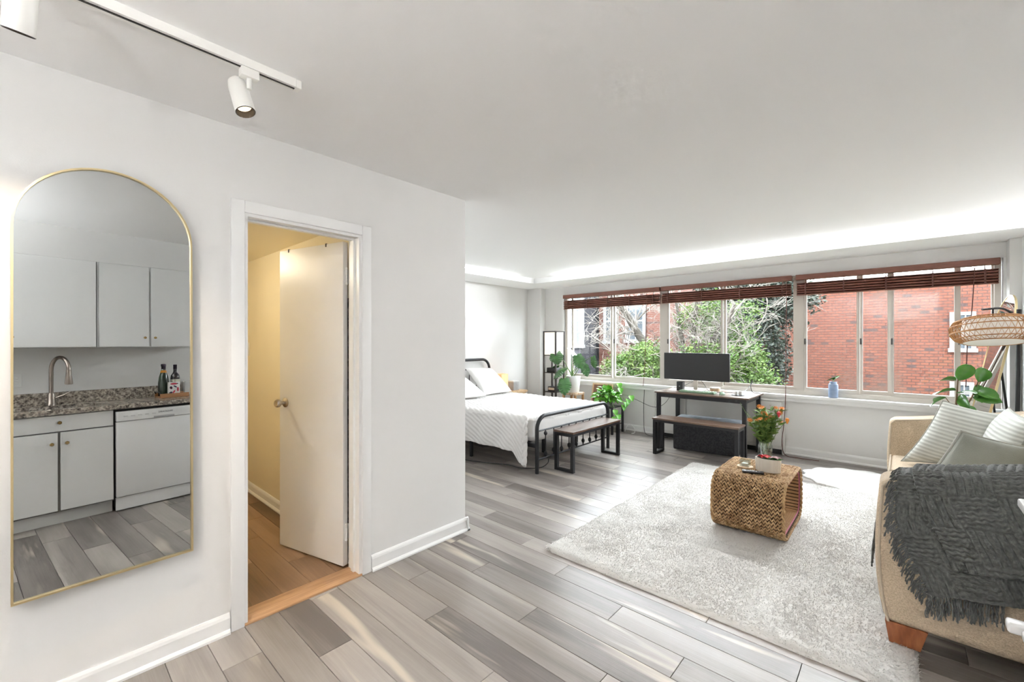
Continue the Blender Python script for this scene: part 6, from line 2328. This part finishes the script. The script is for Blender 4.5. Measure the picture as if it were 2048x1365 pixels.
def crown(name, centre_list, nleaf, size, mat_, parent, seed):
    """leaf blades (folded diamonds) gathered in many small sprays"""
    r3 = np.random.default_rng(seed)
    C = np.array([c[:3] for c in centre_list], float)
    R = np.array([c[3] for c in centre_list], float)
    w = R ** 2 / (R ** 2).sum()
    nspray = nleaf // 14
    k = r3.choice(len(C), nspray, p=w)
    d = r3.normal(size=(nspray, 3))
    d /= np.linalg.norm(d, axis=1)[:, None]
    sp_c = C[k] + d * (R[k] * r3.uniform(0.45, 1.0, nspray) ** 0.6)[:, None] * np.array([1, 0.8, 0.85])
    pos = np.repeat(sp_c, 14, axis=0) + r3.normal(0, size * 1.1, (nspray * 14, 3))
    n = len(pos)
    a = r3.normal(size=(n, 3))
    a[:, 2] *= 0.6
    a /= np.linalg.norm(a, axis=1)[:, None]
    b = np.cross(a, r3.normal(size=(n, 3)))
    b /= np.linalg.norm(b, axis=1)[:, None]
    c = np.cross(a, b)
    s = (size * r3.uniform(0.6, 1.3, n))[:, None]
    v0, v2 = pos - a * s * 0.5, pos + a * s * 0.5
    v1, v3 = pos + b * s * 0.24 + c * s * 0.07, pos - b * s * 0.24 + c * s * 0.07
    V = np.concatenate([v0, v1, v2, v3])
    i_ = np.arange(n)
    T = np.concatenate([np.stack([i_, i_ + n, i_ + 2 * n], -1), np.stack([i_, i_ + 2 * n, i_ + 3 * n], -1)])
    return quick_mesh(name, V, T, mat_, parent, kind='stuff')


rt_ = random.Random(31)
# tree A: leaning trunk with bare twigs in front of the red house
tA = thing('bare_leaning_tree', 'leaning bare tree with pale twigs outside the left window', 'tree', (-4.4, 11.0, -3))
trA = [Vector((-4.3, 11, -3)), Vector((-4.55, 11, -0.6)), at(1303, 712, 11), at(1272, 662, 11), at(1242, 613, 11), at(1222, 560, 11)]
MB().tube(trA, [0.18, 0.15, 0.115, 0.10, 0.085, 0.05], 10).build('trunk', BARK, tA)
for part_n in range(3):
    tw = MB()
    for q in range(9):
        t = rt_.uniform(0.25, 1.0)
        seg = trA[2] if t < 0.4 else (trA[3] if t < 0.7 else trA[4])
        base = seg + Vector((rt_.uniform(-0.1, 0.1), rt_.uniform(-0.1, 0.1), rt_.uniform(-0.2, 0.3)))
        d_ = Vector((rt_.uniform(-1, 0.3) if part_n < 2 else rt_.uniform(0, 1), rt_.uniform(-0.5, 0.4), rt_.uniform(-0.35, 0.7)))
        grow(tw, base, d_, rt_.uniform(0.7, 1.1), 0.028, 3, rt_, 0.03)
    tw.build('bare_branches', TWIG, tA)['kind'] = 'stuff'
# tree B: several pale stems behind the monitor
tB = thing('twiggy_tree', 'tangled pale stemmed tree behind the monitor outside the middle window', 'tree', (-3.6, 10.5, -3))
for (pa, pb_, pc) in (((1392, 790), (1402, 715), (1440, 655)), ((1372, 790), (1365, 690), (1352, 600)), ((1400, 790), (1385, 680), (1395, 590)), ((1420, 790), (1440, 690), (1470, 610))):
    a, b_, c_ = at(*pa, 10.5), at(*pb_, 10.5), at(*pc, 10.5)
    low = Vector((a.x, a.y, -3))
    MB().tube([low, a, b_, c_], [0.10, 0.075, 0.06, 0.03], 8).build('stem', BARK, tB)
    tw = MB()
    for q in range(7):
        base = b_.lerp(c_, rt_.uniform(0, 1)) if q % 2 else a.lerp(b_, rt_.uniform(0.3, 1))
        grow(tw, base, Vector((rt_.uniform(-0.8, 0.8), rt_.uniform(-0.5, 0.5), rt_.uniform(0.0, 1.0))), rt_.uniform(0.6, 0.95), 0.019, 3, rt_, 0.0)
    tw.build('bare_branches', TWIG, tB)['kind'] = 'stuff'
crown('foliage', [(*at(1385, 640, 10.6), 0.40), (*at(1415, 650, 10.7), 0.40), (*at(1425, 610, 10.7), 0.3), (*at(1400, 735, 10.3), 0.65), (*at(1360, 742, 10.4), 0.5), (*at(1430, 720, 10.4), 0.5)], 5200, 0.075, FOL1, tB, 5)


def bush(name, label, cl, nleaf, size, mat_, seed, stems, twigs=0):
    b = thing(name, label, 'shrub' if 'shrub' in name else 'tree', (cl[0][0], cl[0][1], -3))
    for (sx, sy) in stems:
        c0 = Vector(cl[0][:3])
        MB().tube(bez((sx, sy, -3), (sx, sy, c0.z - 1.2), c0, 6), [0.08, 0.075, 0.07, 0.06, 0.05, 0.04, 0.03], 7).build('trunk', BARK, b)
    crown('foliage', cl, nleaf, size, mat_, b, seed)
    if twigs:
        tw = MB()
        for q in range(twigs):
            c = cl[q % len(cl)]
            base = Vector(c[:3]) + Vector((rt_.uniform(-.4, .4), -0.5 * c[3], rt_.uniform(-.4, .4)))
            grow(tw, base, Vector((rt_.uniform(-1, 1), rt_.uniform(-0.5, 0.1), rt_.uniform(-0.4, 0.6))), rt_.uniform(0.5, 0.9), 0.016, 2, rt_)
        tw.build('bare_branches', TWIG, b)['kind'] = 'stuff'
    return b


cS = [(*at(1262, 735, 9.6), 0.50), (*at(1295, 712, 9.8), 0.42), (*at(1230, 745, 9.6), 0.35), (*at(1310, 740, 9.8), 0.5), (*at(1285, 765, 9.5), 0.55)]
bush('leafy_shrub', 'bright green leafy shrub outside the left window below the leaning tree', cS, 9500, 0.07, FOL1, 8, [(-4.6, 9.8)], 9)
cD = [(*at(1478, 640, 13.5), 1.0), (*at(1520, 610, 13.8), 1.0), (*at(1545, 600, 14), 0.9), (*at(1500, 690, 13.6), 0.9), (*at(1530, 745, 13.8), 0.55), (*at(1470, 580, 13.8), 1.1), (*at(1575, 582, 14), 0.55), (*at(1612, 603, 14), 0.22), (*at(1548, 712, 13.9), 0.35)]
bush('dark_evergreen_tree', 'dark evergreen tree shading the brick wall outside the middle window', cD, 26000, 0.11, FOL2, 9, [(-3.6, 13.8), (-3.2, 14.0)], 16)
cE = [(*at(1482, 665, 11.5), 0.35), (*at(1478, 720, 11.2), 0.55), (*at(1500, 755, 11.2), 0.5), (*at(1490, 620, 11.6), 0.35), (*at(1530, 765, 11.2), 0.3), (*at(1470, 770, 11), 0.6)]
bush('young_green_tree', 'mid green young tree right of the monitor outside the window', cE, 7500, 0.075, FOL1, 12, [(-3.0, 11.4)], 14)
